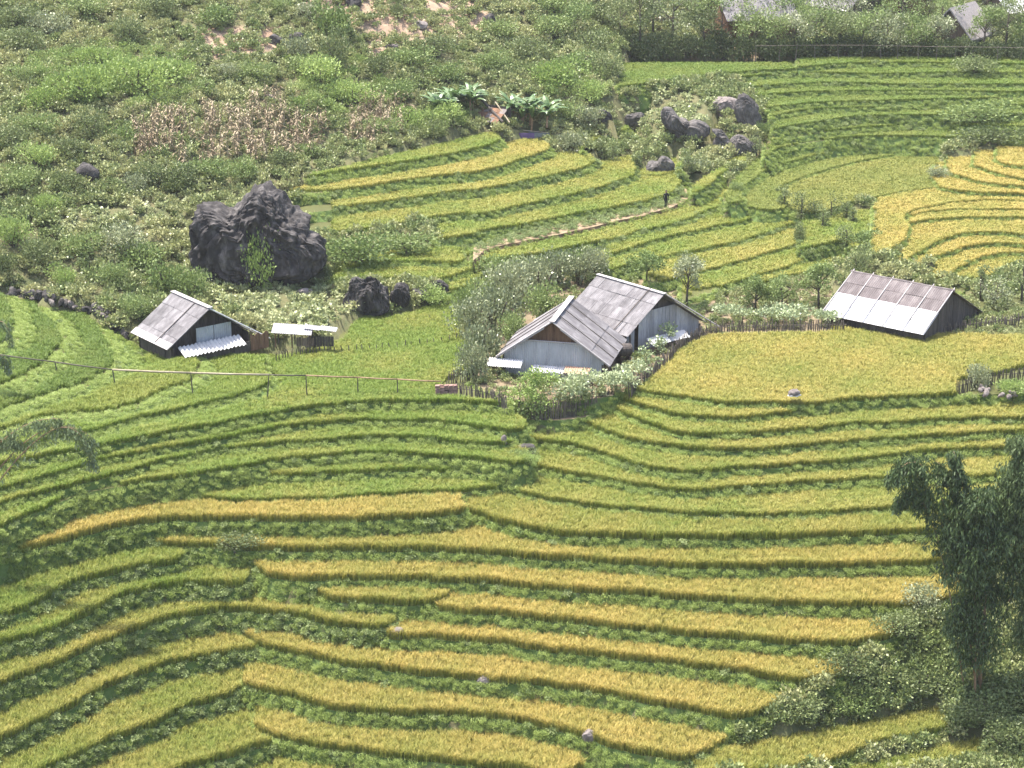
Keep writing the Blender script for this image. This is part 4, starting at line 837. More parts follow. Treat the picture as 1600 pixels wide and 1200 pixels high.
# bamboo: arching culms with hanging leaves; tips given by pixels on the plane of the clump
def bamboo(name, p, culms, label, seed, n=300, size=.30, skirts=(), mt='bamboo'):
    r = np.random.default_rng(seed); t = thing(name, p, 0, label, 'bamboo'); p = np.array(p, float); LV = []
    for tip, ctlp, rad in culms:
        a = np.array([r.normal(0, .35), r.normal(0, .35), -.3]); b = np.array(ctlp) - p; c = np.array(tip) - p
        s = np.linspace(0, 1, 14)[:, None]; q = (1-s)**2*a + 2*s*(1-s)*b + s*s*c
        MB().tube([tuple(x) for x in q], list(np.linspace(.055, .012, 14)), 6).build('culm', M['culm'], t, smooth=True)
        m_ = int(n*rad); k = r.beta(2.6, 1.0, m_); pos = (1-k[:, None])**2*a + 2*k[:, None]*(1-k[:, None])*b + k[:, None]**2*c
        spread = (.35 + .85*np.sin(np.clip(k, 0, 1)*2.9))[:, None]*rad
        pos = pos + rvec(r, m_)*spread*r.uniform(.2, 1, m_)[:, None]*[1, 1, .8] - [0, 0, .25]
        for z in range(13):                                  # each twig carries a hanging fan of leaves
            b0 = pos + rvec(r, m_)*.16; d = unit(rvec(r, m_)*.55 + [0, 0, -.75]); L = size*r.uniform(.6, 1.3, m_)[:, None]
            LV.append(kites(b0, b0 + d*L, unit(np.cross(d, rvec(r, m_)))*L*.12, .35))
    for ctr, rx, rz, m_ in skirts:                          # side branches low on the clump
        ctr = np.array(ctr) - p; pos = ctr + rvec(r, m_)*[rx, rx*.8, rz]*r.uniform(.45, 1, m_)[:, None]
        for z in range(13):
            b0 = pos + rvec(r, m_)*.28; d = unit(rvec(r, m_)*.5 + [0, 0, -.8]); L = size*r.uniform(.7, 1.4, m_)[:, None]
            LV.append(kites(b0, b0 + d*L, unit(np.cross(d, rvec(r, m_)))*L*.12, .35))
    v, f = join(LV); obj('leaves', mesh('leaves', v, f, M[mt]), t); return t
def on(u, v, p, dy=0.):                                     # a point above p: at the pixel, dy behind the foot
    d = ray(u, v); k = (p[1] + dy)/d[1]; return (d[0]*k, p[1] + dy, HC + d[2]*k)
pb = hit(1525, 1092)
bamboo('bamboo_clump', pb, [(on(1392, 748, pb, -.5), on(1480, 620, pb, .3), 1.0), (on(1400, 790, pb), on(1460, 690, pb), .7), (on(1490, 705, pb), on(1530, 820, pb), .8), (on(1462, 720, pb, .6), on(1530, 760, pb), .6), (on(1520, 790, pb, -1), on(1560, 700, pb, -.6), 1.1), (on(1480, 850, pb, -.8), on(1530, 740, pb), 1.0),
    (on(1570, 850, pb, -.6), on(1540, 740, pb), .9), (on(1545, 760, pb), on(1530, 850, pb), .9)], 'tall dark bamboo with drooping foliage column, arching over the golden terraces', 1, 330,
    skirts=[(on(1530, 850, pb), 2.5, 1.7, 260), (on(1505, 890, pb, -.8), 1.7, 1.5, 170), (on(1562, 900, pb, .5), 1.8, 1.7, 190), (on(1530, 950, pb), 2.0, 2.0, 230), (on(1500, 975, pb, -.5), 1.2, 1.3, 90), (on(1525, 1015, pb), 1.7, 1.5, 150), (on(1500, 800, pb), 1.8, 1.3, 170), (on(1555, 790, pb, .6), 1.7, 1.4, 170), (on(1430, 765, pb), .9, .8, 70)])
pb2 = hit(1618, 1085)
bamboo('bamboo_clump', pb2, [(on(1585, 690, pb2), on(1615, 640, pb2), .9), (on(1570, 760, pb2), on(1620, 680, pb2), 1.0), (on(1560, 830, pb2), on(1620, 720, pb2), 1.0), (on(1640, 720, pb2), on(1620, 800, pb2), 1.0), (on(1590, 720, pb2, 1), on(1600, 800, pb2), 1.0)],
    'dark bamboo cut by the right edge, standing behind the drooping bamboo column', 2, 330, skirts=[(on(1592, 770, pb2), 1.8, 2.4, 260), (on(1605, 860, pb2), 1.8, 1.8, 200), (on(1618, 930, pb2), 1.5, 1.6, 150), (on(1606, 985, pb2), 1.2, 1.7, 140)])
p3 = hit(-80, 835)
bamboo('bamboo_clump', p3, [(on(146, 728, p3), on(110, 560, p3), .62), (on(100, 655, p3), on(-10, 640, p3), .6), (on(30, 690, p3), on(-40, 660, p3), .75), (on(150, 690, p3, .4), on(60, 600, p3), .5)], 'drooping bamboo plume arching in from the left edge over the green terraces', 3, 210, size=.26, mt='bamboo_pale')
p4 = hit(-50, 610)
bamboo('bamboo_clump', p4, [(on(18, 535, p4), on(0, 440, p4), .5), (on(14, 575, p4), on(-5, 520, p4), .45), (on(-10, 500, p4), on(-30, 480, p4), .5)], 'small drooping bamboo tip at the left edge beside the arc-shaped fields', 4, 110, size=.26, mt='bamboo_pale')

# ------------------------------------------------------------------ boulders
from mathutils import noise
def rock(name, outline, vbase, label, depth=.7, mat='rock', seed=0, z=None, sub=5, rough=.16, cat='boulder', foot=None):
    """outline: silhouette in pixels (any order round its middle); depth: thickness as a share of its width"""
    o = np.array(outline, float); uc = (o[:, 0].min() + o[:, 0].max())/2; vc = (o[:, 1].min()*.35 + o[:, 1].max()*.65)
    p = hit(uc, vbase) if z is None else at(uc, vbase, z); k = ppm(p)
    du = (o[:, 0] - uc)/k; dv = (vc - o[:, 1])/k/.955; ang = np.arctan2(dv, du); rad = np.hypot(du, dv); i = np.argsort(ang); ang, rad = ang[i], rad[i]
    ang = np.r_[ang[-1] - 2*math.pi, ang, ang[0] + 2*math.pi]; rad = np.r_[rad[-1], rad, rad[0]]
    wd = (o[:, 0].max() - o[:, 0].min())/k; D = wd*depth/2
    rr_ = np.random.default_rng(seed + 500); FN = rvec(rr_, 46 if sub > 4 else 22); FD = rr_.uniform(.72, .95, len(FN)) if sub > 3 else rr_.uniform(.6, .9, len(FN))
    bm = bmesh.new(); bmesh.ops.create_icosphere(bm, subdivisions=sub + (1 if sub == 5 else 0), radius=1)
    for v in bm.verts:
        x, y, zz = v.co; a = math.atan2(zz, x); Rr = float(np.interp(a, ang, rad)); pl = math.hypot(x, zz)
        q = Vector((x, y*1.0, zz)) + Vector((seed*7.1, 3.3, 1.7))
        vd = noise.voronoi(Vector((q.x*3.2, q.y*3.2, q.z*1.7)))[0]
        dt = FN @ np.array([x, y, zz]); cut = float(np.min(np.where(dt > .15, FD/np.maximum(dt, .15), 9))); cut = min(cut, 1.12)
        nz = noise.fractal(Vector((q.x*2.2, q.y*2.2, q.z*1.4)), 1.0, 2.1, 4)*rough*.35 + (.55 - abs(noise.noise(Vector((q.x*4.5, q.y*4.5, q.z*1.3))))*2)*rough*.45 + (min(vd[1] - vd[0], .22) - .11)*rough*1.2 + noise.fractal(Vector((q.x*11, q.y*11, q.z*4)), 1.0, 2.0, 4)*rough*.55
        sq = min(1.0, pl*1.12)**.75 if pl > 0 else 0
        e = 1/max(pl, 1e-6)
        v.co = Vector((x*e*sq*Rr*(1 + nz*.55)*(.3 + .7*cut), math.copysign(abs(y)**.8, y)*D*(1 + nz*1.2)*cut, zz*e*sq*Rr*(1 + nz*.55)*(.3 + .7*cut)))
    me = bpy.data.meshes.new(name); bm.to_mesh(me); bm.free(); me.materials.append(M[mat])
    cz = (vbase - vc)/k/.955 - (.12 if sub == 3 else 0)
    ob = obj(name, me, None, (p[0], p[1] + D*.55, p[2] + cz)); return tag(ob, label, cat)
rock('boulder', [(287, 440), (288, 385), (300, 350), (318, 335), (338, 336), (352, 345), (366, 340), (375, 332), (392, 314), (408, 308), (422, 316), (440, 338), (455, 352), (482, 362), (484, 380), (500, 382), (512, 395), (514, 415), (508, 440), (470, 450), (400, 455), (330, 452)], 447,
     'huge dark jagged boulder above the left hut, tallest rock in the fields', .6, seed=1, rough=.22)
rock('boulder', [(536, 495), (540, 462), (545, 443), (556, 440), (565, 445), (578, 440), (590, 444), (597, 458), (608, 470), (612, 492), (600, 500), (570, 500)], 495, 'dark upright boulder standing alone in the green field', .7, seed=2, rough=.2)
rock('boulder', [(612, 490), (614, 465), (620, 453), (632, 455), (640, 470), (638, 486), (626, 494)], 489, 'grey narrow boulder right of the dark upright boulder', .8, seed=3)
rock('boulder', [(640, 470), (642, 460), (655, 451), (668, 455), (668, 470), (652, 474)], 470, 'small dark boulder between the grey boulder and the rounded bush', .8, seed=4, sub=4)
rock('boulder', [(668, 458), (674, 443), (688, 438), (698, 446), (699, 458), (684, 464)], 460, 'small boulder behind the rounded bush, rightmost of the row', .8, seed=5, sub=4)
rock('boulder', [(1028, 180), (1034, 171), (1048, 173), (1062, 190), (1078, 196), (1098, 195), (1112, 202), (1114, 216), (1098, 222), (1064, 222), (1052, 212), (1030, 192)], 221, 'long sloping grey boulder at the edge of the far terraces', .5, 'rock_mid', seed=6)
rock('boulder', [(1108, 205), (1125, 204), (1150, 213), (1172, 220), (1184, 232), (1186, 246), (1176, 250), (1152, 236), (1140, 222), (1120, 216)], 243, 'dark boulder with pointed lower tip below the leaning slab', .5, 'rock_mid', seed=7)
rock('boulder', [(1108, 170), (1118, 158), (1134, 154), (1152, 162), (1156, 172), (1136, 176), (1116, 180)], 176, 'flat pinkish boulder on top of the rock group', .7, 'rock_pale', seed=8, sub=4)
rock('boulder', [(1146, 200), (1148, 178), (1160, 166), (1172, 172), (1184, 196), (1190, 214), (1186, 228), (1172, 224), (1156, 214)], 226, 'leaning slab of grey rock draped with green vines', .5, 'rock_mid', seed=9)
rock('boulder', [(972, 206), (974, 194), (988, 189), (1003, 188), (1005, 203), (994, 211), (978, 211)], 209, 'brown-grey block of rock left of the long boulder', .7, 'rock_mid', seed=10, sub=4)
rock('boulder', [(928, 190), (932, 180), (950, 179), (956, 185), (955, 192), (940, 194)], 193, 'small dark boulder at the far left of the boulder line', .7, seed=11, sub=4)
rock('boulder', [(1009, 268), (1014, 259), (1028, 256), (1034, 248), (1045, 254), (1056, 266), (1054, 273), (1030, 273)], 272, 'low pointed boulder lying in the rice behind the walking person', .7, 'rock_mid', seed=12, sub=4)
rock('stone', [(612, 1016), (614, 997), (632, 996), (633, 1010), (624, 1018)], 1016, 'pinkish block stone on the golden terrace bank', .8, 'rock_pale', seed=13, sub=3, cat='stone')
rock('stone', [(742, 1088), (752, 1079), (768, 1078), (770, 1086), (758, 1092)], 1090, 'flat stone lying on a green bank among the golden terraces', .8, 'rock_pale', seed=14, sub=3, cat='stone')
rock('stone', [(910, 1196), (914, 1180), (922, 1177), (930, 1186), (928, 1197)], 1197, 'upright grey stone at the bottom edge of the picture', .8, 'rock_pale', seed=15, sub=3, cat='stone')
for i, (u, v, a, b, lab) in enumerate([(788, 706, 10, 20, 'upright pale stone at the left of the small stone heap'), (800, 708, 14, 12, 'pale stone in the middle of the small stone heap'), (822, 708, 34, 14, 'brown mound of the small stone heap'), (395, 1052, 9, 8, 'small pinkish stone at the terrace step, lower left'), (478, 464, 34, 14, 'reddish stone in the pale crop below the big boulder'),
        (430, 72, 26, 20, 'dark rock high on the hillside, left of the bare soil'), (462, 70, 26, 22, 'darker rock beside the dark hillside rock'), (655, 47, 36, 14, 'flat grey rock below the bare soil patch'), (610, 78, 24, 10, 'low rock on the hillside footpath'), (765, 42, 24, 22, 'dark rock at the right edge of the bare soil'), (552, 14, 30, 20, 'grey rock at the top edge beside the bare soil'),
        (255, 45, 18, 14, 'dark small rock on the hillside among dark shrubs'), (135, 290, 40, 36, 'rounded brown rock left of the pale crop'), (165, 190, 14, 10, 'pinkish small rock left of the dry maize'), (420, 160, 30, 12, 'reddish flat rock above the dry maize'), (75, 228, 16, 12, 'dark small rock at the left of the hillside'), (1405, 612, 0, 0, '')]):
    if not a: continue
    j = np.random.default_rng(900 + i); n_ = 9
    ol = [(u + a/2*math.cos(t_)*j.uniform(.75, 1.15), v - b/2 - b/2*math.sin(t_)*j.uniform(.75, 1.15)) for t_ in np.linspace(0, 5.6, n_)]
    rock('stone', ol, v, lab, .8, 'rock_pale' if i in (0, 1, 3, 4, 7, 8, 13, 14) else 'rock', 20 + i, sub=3, cat='stone')
# ------------------------------------------------------------------ huts
_sheet = {}
def sheet_mesh(W, S, mt, waves=None, amp=.022):
    """corrugated sheet: x across, y down the slope (0 to -S)"""
    key = (round(W, 3), round(S, 3), mt, amp)
    if key in _sheet: return _sheet[key]
    waves = waves or max(3, int(W/.17)); n = waves*2 + 1; V = []; Fc = []
    for k, dz in ((0, 0.), (1, -.014)):
        for i in range(n):
            x = -W/2 + W*i/(n-1); z = amp*(1 if i % 2 else -1) + dz
            V += [(x, 0, z), (x, -S, z)]
    for i in range(n-1):
        a = 2*i; b = 2*n + 2*i
        Fc += [(a, a+1, a+3, a+2), (b, b+2, b+3, b+1)]
    Fc += [(0, 2*n, 2*n+1, 1), (2*n-2, 2*n-1, 4*n-1, 4*n-2)]
    for i in range(n-1): Fc += [(2*i, 2*i+2, 2*n+2*i+2, 2*n+2*i), (2*i+1, 2*n+2*i+1, 2*n+2*i+3, 2*i+3)]
    _sheet[key] = mesh('sheet', V, Fc, M[mt]); return _sheet[key]
def slope(root, l, hr, wside, he, side, cols, rows, pick, r, gap=.015, mis=.012, x0=None, x1=None, over=.06):
    """roof sheets laid row by row from the eave up; side -1 front (local -y), +1 back"""
    x0 = -l if x0 is None else x0; x1 = l if x1 is None else x1
    SL = math.hypot(wside, hr - he); an = math.atan2(hr - he, wside); W = (x1 - x0)/cols; S = SL/rows
    for i in range(cols):
        for j in range(rows):                            # j = 0 at the ridge
            me = sheet_mesh(W - gap, S + over, pick(i, j)); d = j*S
            y = side*(d*math.cos(an)); z = hr - d*math.sin(an) + .05 + .02*((rows - 1 - j) % 2) + .018*(rows - j)
            o = obj('roof_sheet', me, root, (x0 + (i + .5)*W + r.normal(0, mis*.5), y, z + r.normal(0, .004)))
            o.rotation_euler = (an + r.normal(0, .006) if side < 0 else -an, 0, r.normal(0, mis)) if side < 0 else (an, 0, math.pi + r.normal(0, mis))
def wall_boards(root, y0, y1, x, top, mt, w=.28, r=None, thick=.035, zb=-.25, name='board', skip=None):
    """upright boards in the plane x = const between y0 and y1; top(y) gives the height"""
    n = max(1, int(round((y1 - y0)/w))); w = (y1 - y0)/n
    for i in range(n):
        if skip and skip(i): continue
        a, b = y0 + i*w + .008, y0 + (i+1)*w - .008; ta, tb = top(a), top(b); t2 = top((a+b)/2)
        if max(ta, tb) < zb + .05: continue
        dx = r.uniform(-.012, .012); V = []
        for xx in (x - thick/2 + dx, x + thick/2 + dx): V += [(xx, a, zb), (xx, b, zb), (xx, b, tb), (xx, (a+b)/2, max(t2, (ta+tb)/2)), (xx, a, ta)]
        Fc = [(0, 1, 2, 3, 4), (9, 8, 7, 6, 5)] + [(k, k+5, (k+1) % 5 + 5, (k+1) % 5) for k in range(5)]
        obj(name, mesh(name, V, Fc, M[mt(i) if callable(mt) else mt]), root)
def long_wall(root, xa, xb, y, top, mt, w, r, zb=-.3):
    n = int((xb - xa)/w); w = (xb - xa)/n
    for i in range(n): MB().box((xa + (i+.5)*w, y + r.uniform(-.01, .01), (top + zb)/2), (w - .015, .03, top - zb)).build('board', M[mt], root)
def rod(root, a, b, rad, mt, name='batten', n=5): return MB().tube([a, b], rad, n).build(name, M[mt], root)
def frame_posts(root, l, yf, yb, tf, tb, r):
    for x in (-l + .25, 0, l - .25):
        MB().box((x, yf, tf/2 - .15), (.12, .12, tf + .3)).build('post', M['plank_dark'], root); MB().box((x, yb, tb/2 - .15), (.12, .12, tb + .3)).build('post', M['plank_dark'], root)
def hut_root(name, cx, cy, yaw, z0, label): return thing(name, (cx, cy, z0), yaw, label, 'hut')

r = np.random.default_rng(31)
# right hut: brown sheets above, pale sheets below, six battens across the roof
cx, cy, yaw, l, hr, wf, wb, s = 31.408, 159.027, -.678, 4.588, 3.389, 4.559, 5.7, .5
h = hut_root('hut', cx, cy, yaw, .05, 'low hut with brown and white sheet roof held by six battens'); ef = hr - wf*math.tan(s); eb = hr - wb*math.tan(s)
slope(h, l, hr, wf, ef, -1, 5, 4, lambda i, j: 'sheet_white' if j >= 2 and not (j == 2 and i > 9) else ('sheet_white' if i == 0 and j == 1 and False else 'sheet_brown'), r)
slope(h, l, hr, wb, max(eb, .35), 1, 5, 3, lambda i, j: 'sheet_brown', r)
MB().tube([(-l-.1, 0, hr+.13), (-l/2, 0, hr+.1), (0, 0, hr+.13), (l/2, 0, hr+.1), (l+.1, 0, hr+.13)], .09, 7).build('ridge_cap', M['sheet_brown'], h)
for i in range(6):
    x = -l + .06 + (2*l - .12)*i/5; rod(h, (x, .25, hr + .26), (x + r.normal(0, .03), -wf - .12, ef + .17), .05, 'lath')
tp = lambda y: (hr - abs(y)*math.tan(s) - .03) if y < 0 else max(hr - y*(hr - max(eb, .35))/wb - .03, .2)
wall_boards(h, -wf + .5, wb - .4, l - .35, tp, 'plank_dark', .3, r); wall_boards(h, -wf + .5, wb - .4, -l + .35, tp, 'plank_dark', .6, r)
long_wall(h, -l + .4, l - .4, -wf + .55, ef + .25, 'plank_dark', .4, r); long_wall(h, -l + .4, l - .4, wb - .45, max(eb, .35) + .15, 'plank_dark', .6, r)
frame_posts(h, l, -wf + .65, wb - .55, ef + .2, .5, r)
# rear central hut
cx, cy, yaw, l, hr, wf, wb, s = 9.334, 155.259, -.851, 3.75, 4.153, 3.913, 4.848, .578
h = hut_root('hut', cx, cy, yaw, .05, 'larger grey-roofed hut with pale boarded gable behind the front central hut'); ef = hr - wf*math.tan(s); eb = hr - wb*math.tan(s)
slope(h, l, hr, wf, ef, -1, 7, 4, lambda i, j: 'sheet', r, mis=.018); slope(h, l, hr, wb, eb, 1, 5, 4, lambda i, j: 'sheet', r)
MB().box((0, 0, hr+.17), (2*l+.1, .34, .05)).build('ridge_cap', M['lath'], h)
rod(h, (l*.58, 0, hr+.26), (l*.58, -wf, ef+.2), .045, 'plank_dark')
tp = lambda y: hr - abs(y)*math.tan(s) - .03
wall_boards(h, -wf + .35, wb - .4, l - .5, lambda y: min(tp(y), hr - 1.1), 'plank_pale', .42, r, skip=lambda i: i in (2,))
wall_boards(h, -1.9, 2.0, l - .75, tp, 'plank_dark', .4, r, zb=hr - 1.5); wall_boards(h, -wf + .35, wb - .4, -l + .5, tp, 'plank', .5, r)
long_wall(h, -l + .5, l - .5, -wf + .4, ef + .3, 'plank', .4, r); long_wall(h, -l + .5, l - .5, wb - .45, eb + .25, 'plank', .5, r); frame_posts(h, l, -wf + .5, wb - .55, ef, eb, r)
rod(h, (l, .1, hr + .1), (l, wb + 1.7, eb - .75), .06, 'lath', 'verge_board')
o = obj('awning_sheet', sheet_mesh(1.9, .9, 'sheet_white', amp=.04), h, (l + .35, .9, 1.15), (.45, 0, 1.45)); o2 = obj('awning_sheet', sheet_mesh(1.9, .9, 'tin', amp=.04), h, (l + .35, -1.2, 1.2), (.45, 0, 1.5))
# front central hut
cx, cy, yaw, l, hr, wf, wb, s = 3.757, 147.645, -1.809, 3.433, 4.362, 4.257, 4.341, .608
h = hut_root('hut', cx, cy, yaw, .05, 'front central hut with steep grey roof and corrugated gable facing the fields'); ef = hr - wf*math.tan(s); eb = hr - wb*math.tan(s)
slope(h, l, hr, wf, ef, -1, 4, 3, lambda i, j: 'sheet', r, mis=.015); slope(h, l, hr, wb, eb, 1, 4, 3, lambda i, j: 'sheet', r, mis=.015)
MB().box((0, 0, hr+.16), (2*l+.12, .42, .05)).build('ridge_cap', M['lath'], h)
for i in range(1, 4):
    x = -l + 2*l*i/4; rod(h, (x, .1, hr+.2), (x, wb, eb+.16), .035, 'plank_dark'); rod(h, (x, -.1, hr+.2), (x, -wf, ef+.16), .035, 'plank_dark')
for sg, ww, ee in ((-1, wf, ef), (1, wb, eb)): rod(h, (l, 0, hr+.12), (l, sg*ww, ee+.1), .055, 'lath', 'verge_board'); rod(h, (l, sg*.6, hr - .42), (l-.05, sg*ww, ee-.02), .045, 'lath', 'verge_board')
tp = lambda y: hr - abs(y)*math.tan(s) - .03
wall_boards(h, -1.9, 1.9, l - .55, tp, 'plank_red', .3, r, zb=hr - 1.55)
n_ = 9
for i in range(n_):
    y0 = -wf + .5 + (wf + wb - 1.0)*i/n_; y1 = -wf + .5 + (wf + wb - 1.0)*(i+1)/n_; w_ = y1 - y0; V = []; k_ = 12
    for q in range(k_ + 1):
        y = y0 + w_*q/k_; x = l - .42 + .022*(1 if q % 2 else -1) + .008*(i % 2); tz = min(hr - 1.5, tp(y)); V += [(x, y, -.2), (x, y, max(tz, -.1)), (x - .012, y, -.2), (x - .012, y, max(tz, -.1))]
    Fc = [(4*q + a, 4*q + 4 + a, 4*q + 5 + a, 4*q + 1 + a) for q in range(k_) for a in (0, 2)]
    obj('wall_sheet', mesh('wall_sheet', V, Fc, M['tin']), h)
rod(h, (l - .32, -2.2, hr - 1.52), (l - .32, 2.2, hr - 1.52), .05, 'lath', 'beam')
wall_boards(h, -wf + .4, wb - .4, -l + .5, tp, 'plank', .6, r); long_wall(h, -l + .5, l - .5, -wf + .45, ef + .3, 'plank', .45, r); long_wall(h, -l + .5, l - .5, wb - .45, eb + .3, 'plank', .45, r); frame_posts(h, l, -wf + .55, wb - .55, ef, eb, r)
o = obj('awning_sheet', sheet_mesh(2.6, 1.0, 'sheet_white', amp=.04), h, (l - .1, -3.5, 1.35), (.35, 0, math.pi/2)); o = obj('awning_sheet', sheet_mesh(2.4, .9, 'sheet_white', amp=.04), h, (l - .1, -.2, 1.05), (.35, 0, math.pi/2))
o = obj('awning_sheet', sheet_mesh(1.9, .9, 'clay', amp=.03), h, (l + .05, 2.0, 1.18), (.3, 0, math.pi/2)) if 'clay' in M else None
# left hut
cx, cy, yaw, l, hr, wf, wb, s = -24.536, 150.329, -.908, 2.855, 3.402, 3.698, 3.98, .595
h = hut_root('hut', cx, cy, yaw, .95, 'small hut at left with grey tiled-looking sheet roof and open dark gable'); ef = hr - wf*math.tan(s); eb = hr - wb*math.tan(s)
slope(h, l, hr, wf, ef, -1, 3, 4, lambda i, j: 'sheet_white' if j == 3 and False else 'sheet', r); slope(h, l, hr, wb, eb, 1, 3, 3, lambda i, j: 'sheet', r)
slope(h, l, ef + .12, .55, ef - .25, -1, 3, 1, lambda i, j: 'lath', r) if False else None
for i in range(3):
    o = obj('eave_sheet', sheet_mesh(2*l/3 - .02, .62, 'lath', amp=.012), h, (-l + (i+.5)*2*l/3, -wf + .42, ef + .42), (s, 0, 0))
MB().box((0, .05, hr+.17), (2*l+.1, .4, .05)).build('ridge_cap', M['lath'], h)
rod(h, (l*.3, 0, hr+.2), (l*.3, -wf, ef+.16), .035, 'plank_dark'); rod(h, (l, 0, hr+.1), (l, -wf, ef+.08), .06, 'sheet', 'verge_board'); rod(h, (l, 0, hr+.1), (l, wb+1.2, eb-.55), .06, 'sheet_white', 'verge_board')
tp = lambda y: hr - abs(y)*math.tan(s) - .03
wall_boards(h, -wf + .4, wb - .4, l - 1.3, tp, 'plank_dark', .35, r); wall_boards(h, -wf + .4, wb - .4, -l + .4, tp, 'plank_dark', .6, r)
for y0 in (-.9, .65):
    o = obj('wall_sheet', sheet_mesh(1.5, 1.5, 'tin'), h, (l - .6, y0 + .75, 1.95), (math.pi/2, 0, math.pi/2))
long_wall(h, -l + .4, l - .4, -wf + .5, ef + .3, 'plank_dark', .4, r); long_wall(h, -l + .4, l - .4, wb - .5, eb + .25, 'plank_dark', .5, r); frame_posts(h, l, -wf + .6, wb - .6, ef, eb, r)
for i in range(4):
    o = obj('awning_sheet', sheet_mesh(1.35, 1.25, 'sheet_white', waves=4, amp=.085), h, (l - .1 + .02*i, -2.1 + 1.32*i, .95 + .012*i), (.42, .03, math.pi/2))
wall_boards(h, -1.9, 3.0, l + .7, lambda y: .55, 'plank_dark', .2, r)
wall_boards(h, 3.0, 4.6, l + .75, lambda y: 1.0 + .12*math.sin(y*9), 'plank_red', .16, r)
# lean-to right of the left hut
p = at(462, 548, .7); sh = thing('shed', (p[0], p[1] + 1, p[2]), -.12, 'tiny open shed with white sheet roof right of the left hut', 'shed')
for i in range(3): obj('roof_sheet', sheet_mesh(1.05, 1.2, 'plank_pale'), sh, (-1.4 + i*1.03, .7, 1.62 - .03*i), (.38, .04, .05))
for i in range(2): obj('roof_sheet', sheet_mesh(1.3, .8, 'plank_pale'), sh, (1.2 + i*1.2, .9, 1.5 - .05*i), (.12, .1, .02))
for x in (-1.7, -.4, 1.0): MB().box((x, .1, .55), (.09, .09, 1.4)).build('post', M['plank_red'], sh); MB().box((x, 1.1, .65), (.09, .09, 1.6)).build('post', M['plank_dark'], sh)
for i in range(7): MB().box((.1 + i*.2, -.15, .45), (.18, .03, .7 + .1*math.sin(i*2.))).build('board', M['plank'], sh)
for i in range(9): MB().box((.9 + i*.22, .35 + i*.03, .35), (.2, .03, .8)).build('board', M['plank_dark'], sh)

# ------------------------------------------------------------------ fences
def picket_mesh(hh, mt, k):
    r_ = np.random.default_rng(k); mb = MB(); mb.tube([(0, 0, -.25), (r_.normal(0, .02), r_.normal(0, .02), hh*.5), (r_.normal(0, .05), r_.normal(0, .05), hh)], [.045, .045, .03], 5); return mb.me('picket', M[mt])
PK = {mt: [picket_mesh(1.0, mt, i) for i in range(4)] for mt in ('picket', 'plank_red', 'pole_dark')}
def fence(px, z, label, hh=1.0, step=.15, mt='picket', name='picket_fence', rails=True, rail_h=.62, zfun=None, off=None):
    P3 = np.array([at(u, v, z)[:2] for u, v in px]); c = catmull(P3, .3) if len(P3) > 2 else np.array([P3[0] + (P3[1]-P3[0])*t for t in np.linspace(0, 1, 20)])
    s_ = np.r_[0, np.cumsum(np.linalg.norm(np.diff(c, axis=0), axis=1))]; t = thing(name, (*c[0], z), 0, label, 'fence'); r_ = np.random.default_rng(int(px[0][0]))
    d = 0.0
    while d < s_[-1]:
        x = np.interp(d, s_, c[:, 0]) - c[0, 0] + r_.normal(0, .03); y = np.interp(d, s_, c[:, 1]) - c[0, 1] + r_.normal(0, .03)
        dz = (float(zat(x + c[0, 0], y + c[0, 1])[0]) - z) if zfun else 0
        obj('picket', PK[mt][r_.integers(0, 4)], t, (x, y, dz), (r_.normal(0, .05), r_.normal(0, .05), r_.uniform(0, 6)), (1, 1, hh*r_.uniform(.8, 1.12))); d += step*r_.uniform(.8, 1.25)
    if rails:
        mb = MB(); pts = [(a - c[0, 0], b - c[0, 1] + .06, hh*rail_h) for a, b in c[::3]]
        if len(pts) > 1: mb.tube(pts, .03, 5); mb.build('rail', M[mt], t)
    return t
fence([(690, 619), (720, 621), (760, 627), (792, 640)], .0, 'dark picket fence left of the trellis in front of the front central hut', 1.05, .12)
fence([(702, 598), (725, 596), (760, 592)], .05, 'short fence piece behind the brick pile, left of the front central hut', 1.0, .16)
fence([(790, 641), (830, 655), (862, 655), (900, 650), (935, 643), (980, 623)], -1.0, 'curved picket fence around the yard below the leafy trellis', 1.3, .13)
fence([(985, 618), (1004, 602), (1040, 572), (1062, 549), (1085, 535), (1112, 527)], .05, 'picket fence climbing along the yellow field to the rear central hut', 1.1, .15)
fence([(1112, 526), (1180, 523), (1250, 522), (1322, 521)], .05, 'long straight picket fence below the flat vine trellis', 1.2, .15)
fence([(1456, 524), (1500, 520), (1550, 514), (1610, 508)], .05, 'picket fence from the right hut gable to the right edge', 1.0, .16)
fence([(1496, 617), (1530, 606), (1570, 598), (1615, 594)], .02, 'dark low fence around the stony corner plot at the right edge', 1.0, .14, 'pole_dark')
fence([(500, 556), (560, 553), (620, 548), (680, 541), (716, 535)], .0, 'thin line of stakes across the green field left of the thicket', .75, .55, 'pole_dark', 'stake_fence', False)
fence([(545, 478), (620, 505), (690, 502), (716, 500)], .0, 'thin stakes along the field edge below the dark upright boulder', .5, .9, 'pole_dark', 'stake_fence', False)
fence([(1180, 93), (1260, 92), (1350, 92), (1450, 94), (1540, 95), (1620, 96)], 9.3, 'wire fence with thin posts in front of the village trees', 1.7, 2.3, 'picket', 'wire_fence', True, .9)
fence([(430, 562), (445, 558), (470, 552), (520, 545)], .45, 'short dark fence below the tiny shed', .6, .3, 'pole_dark', 'stake_fence', False)

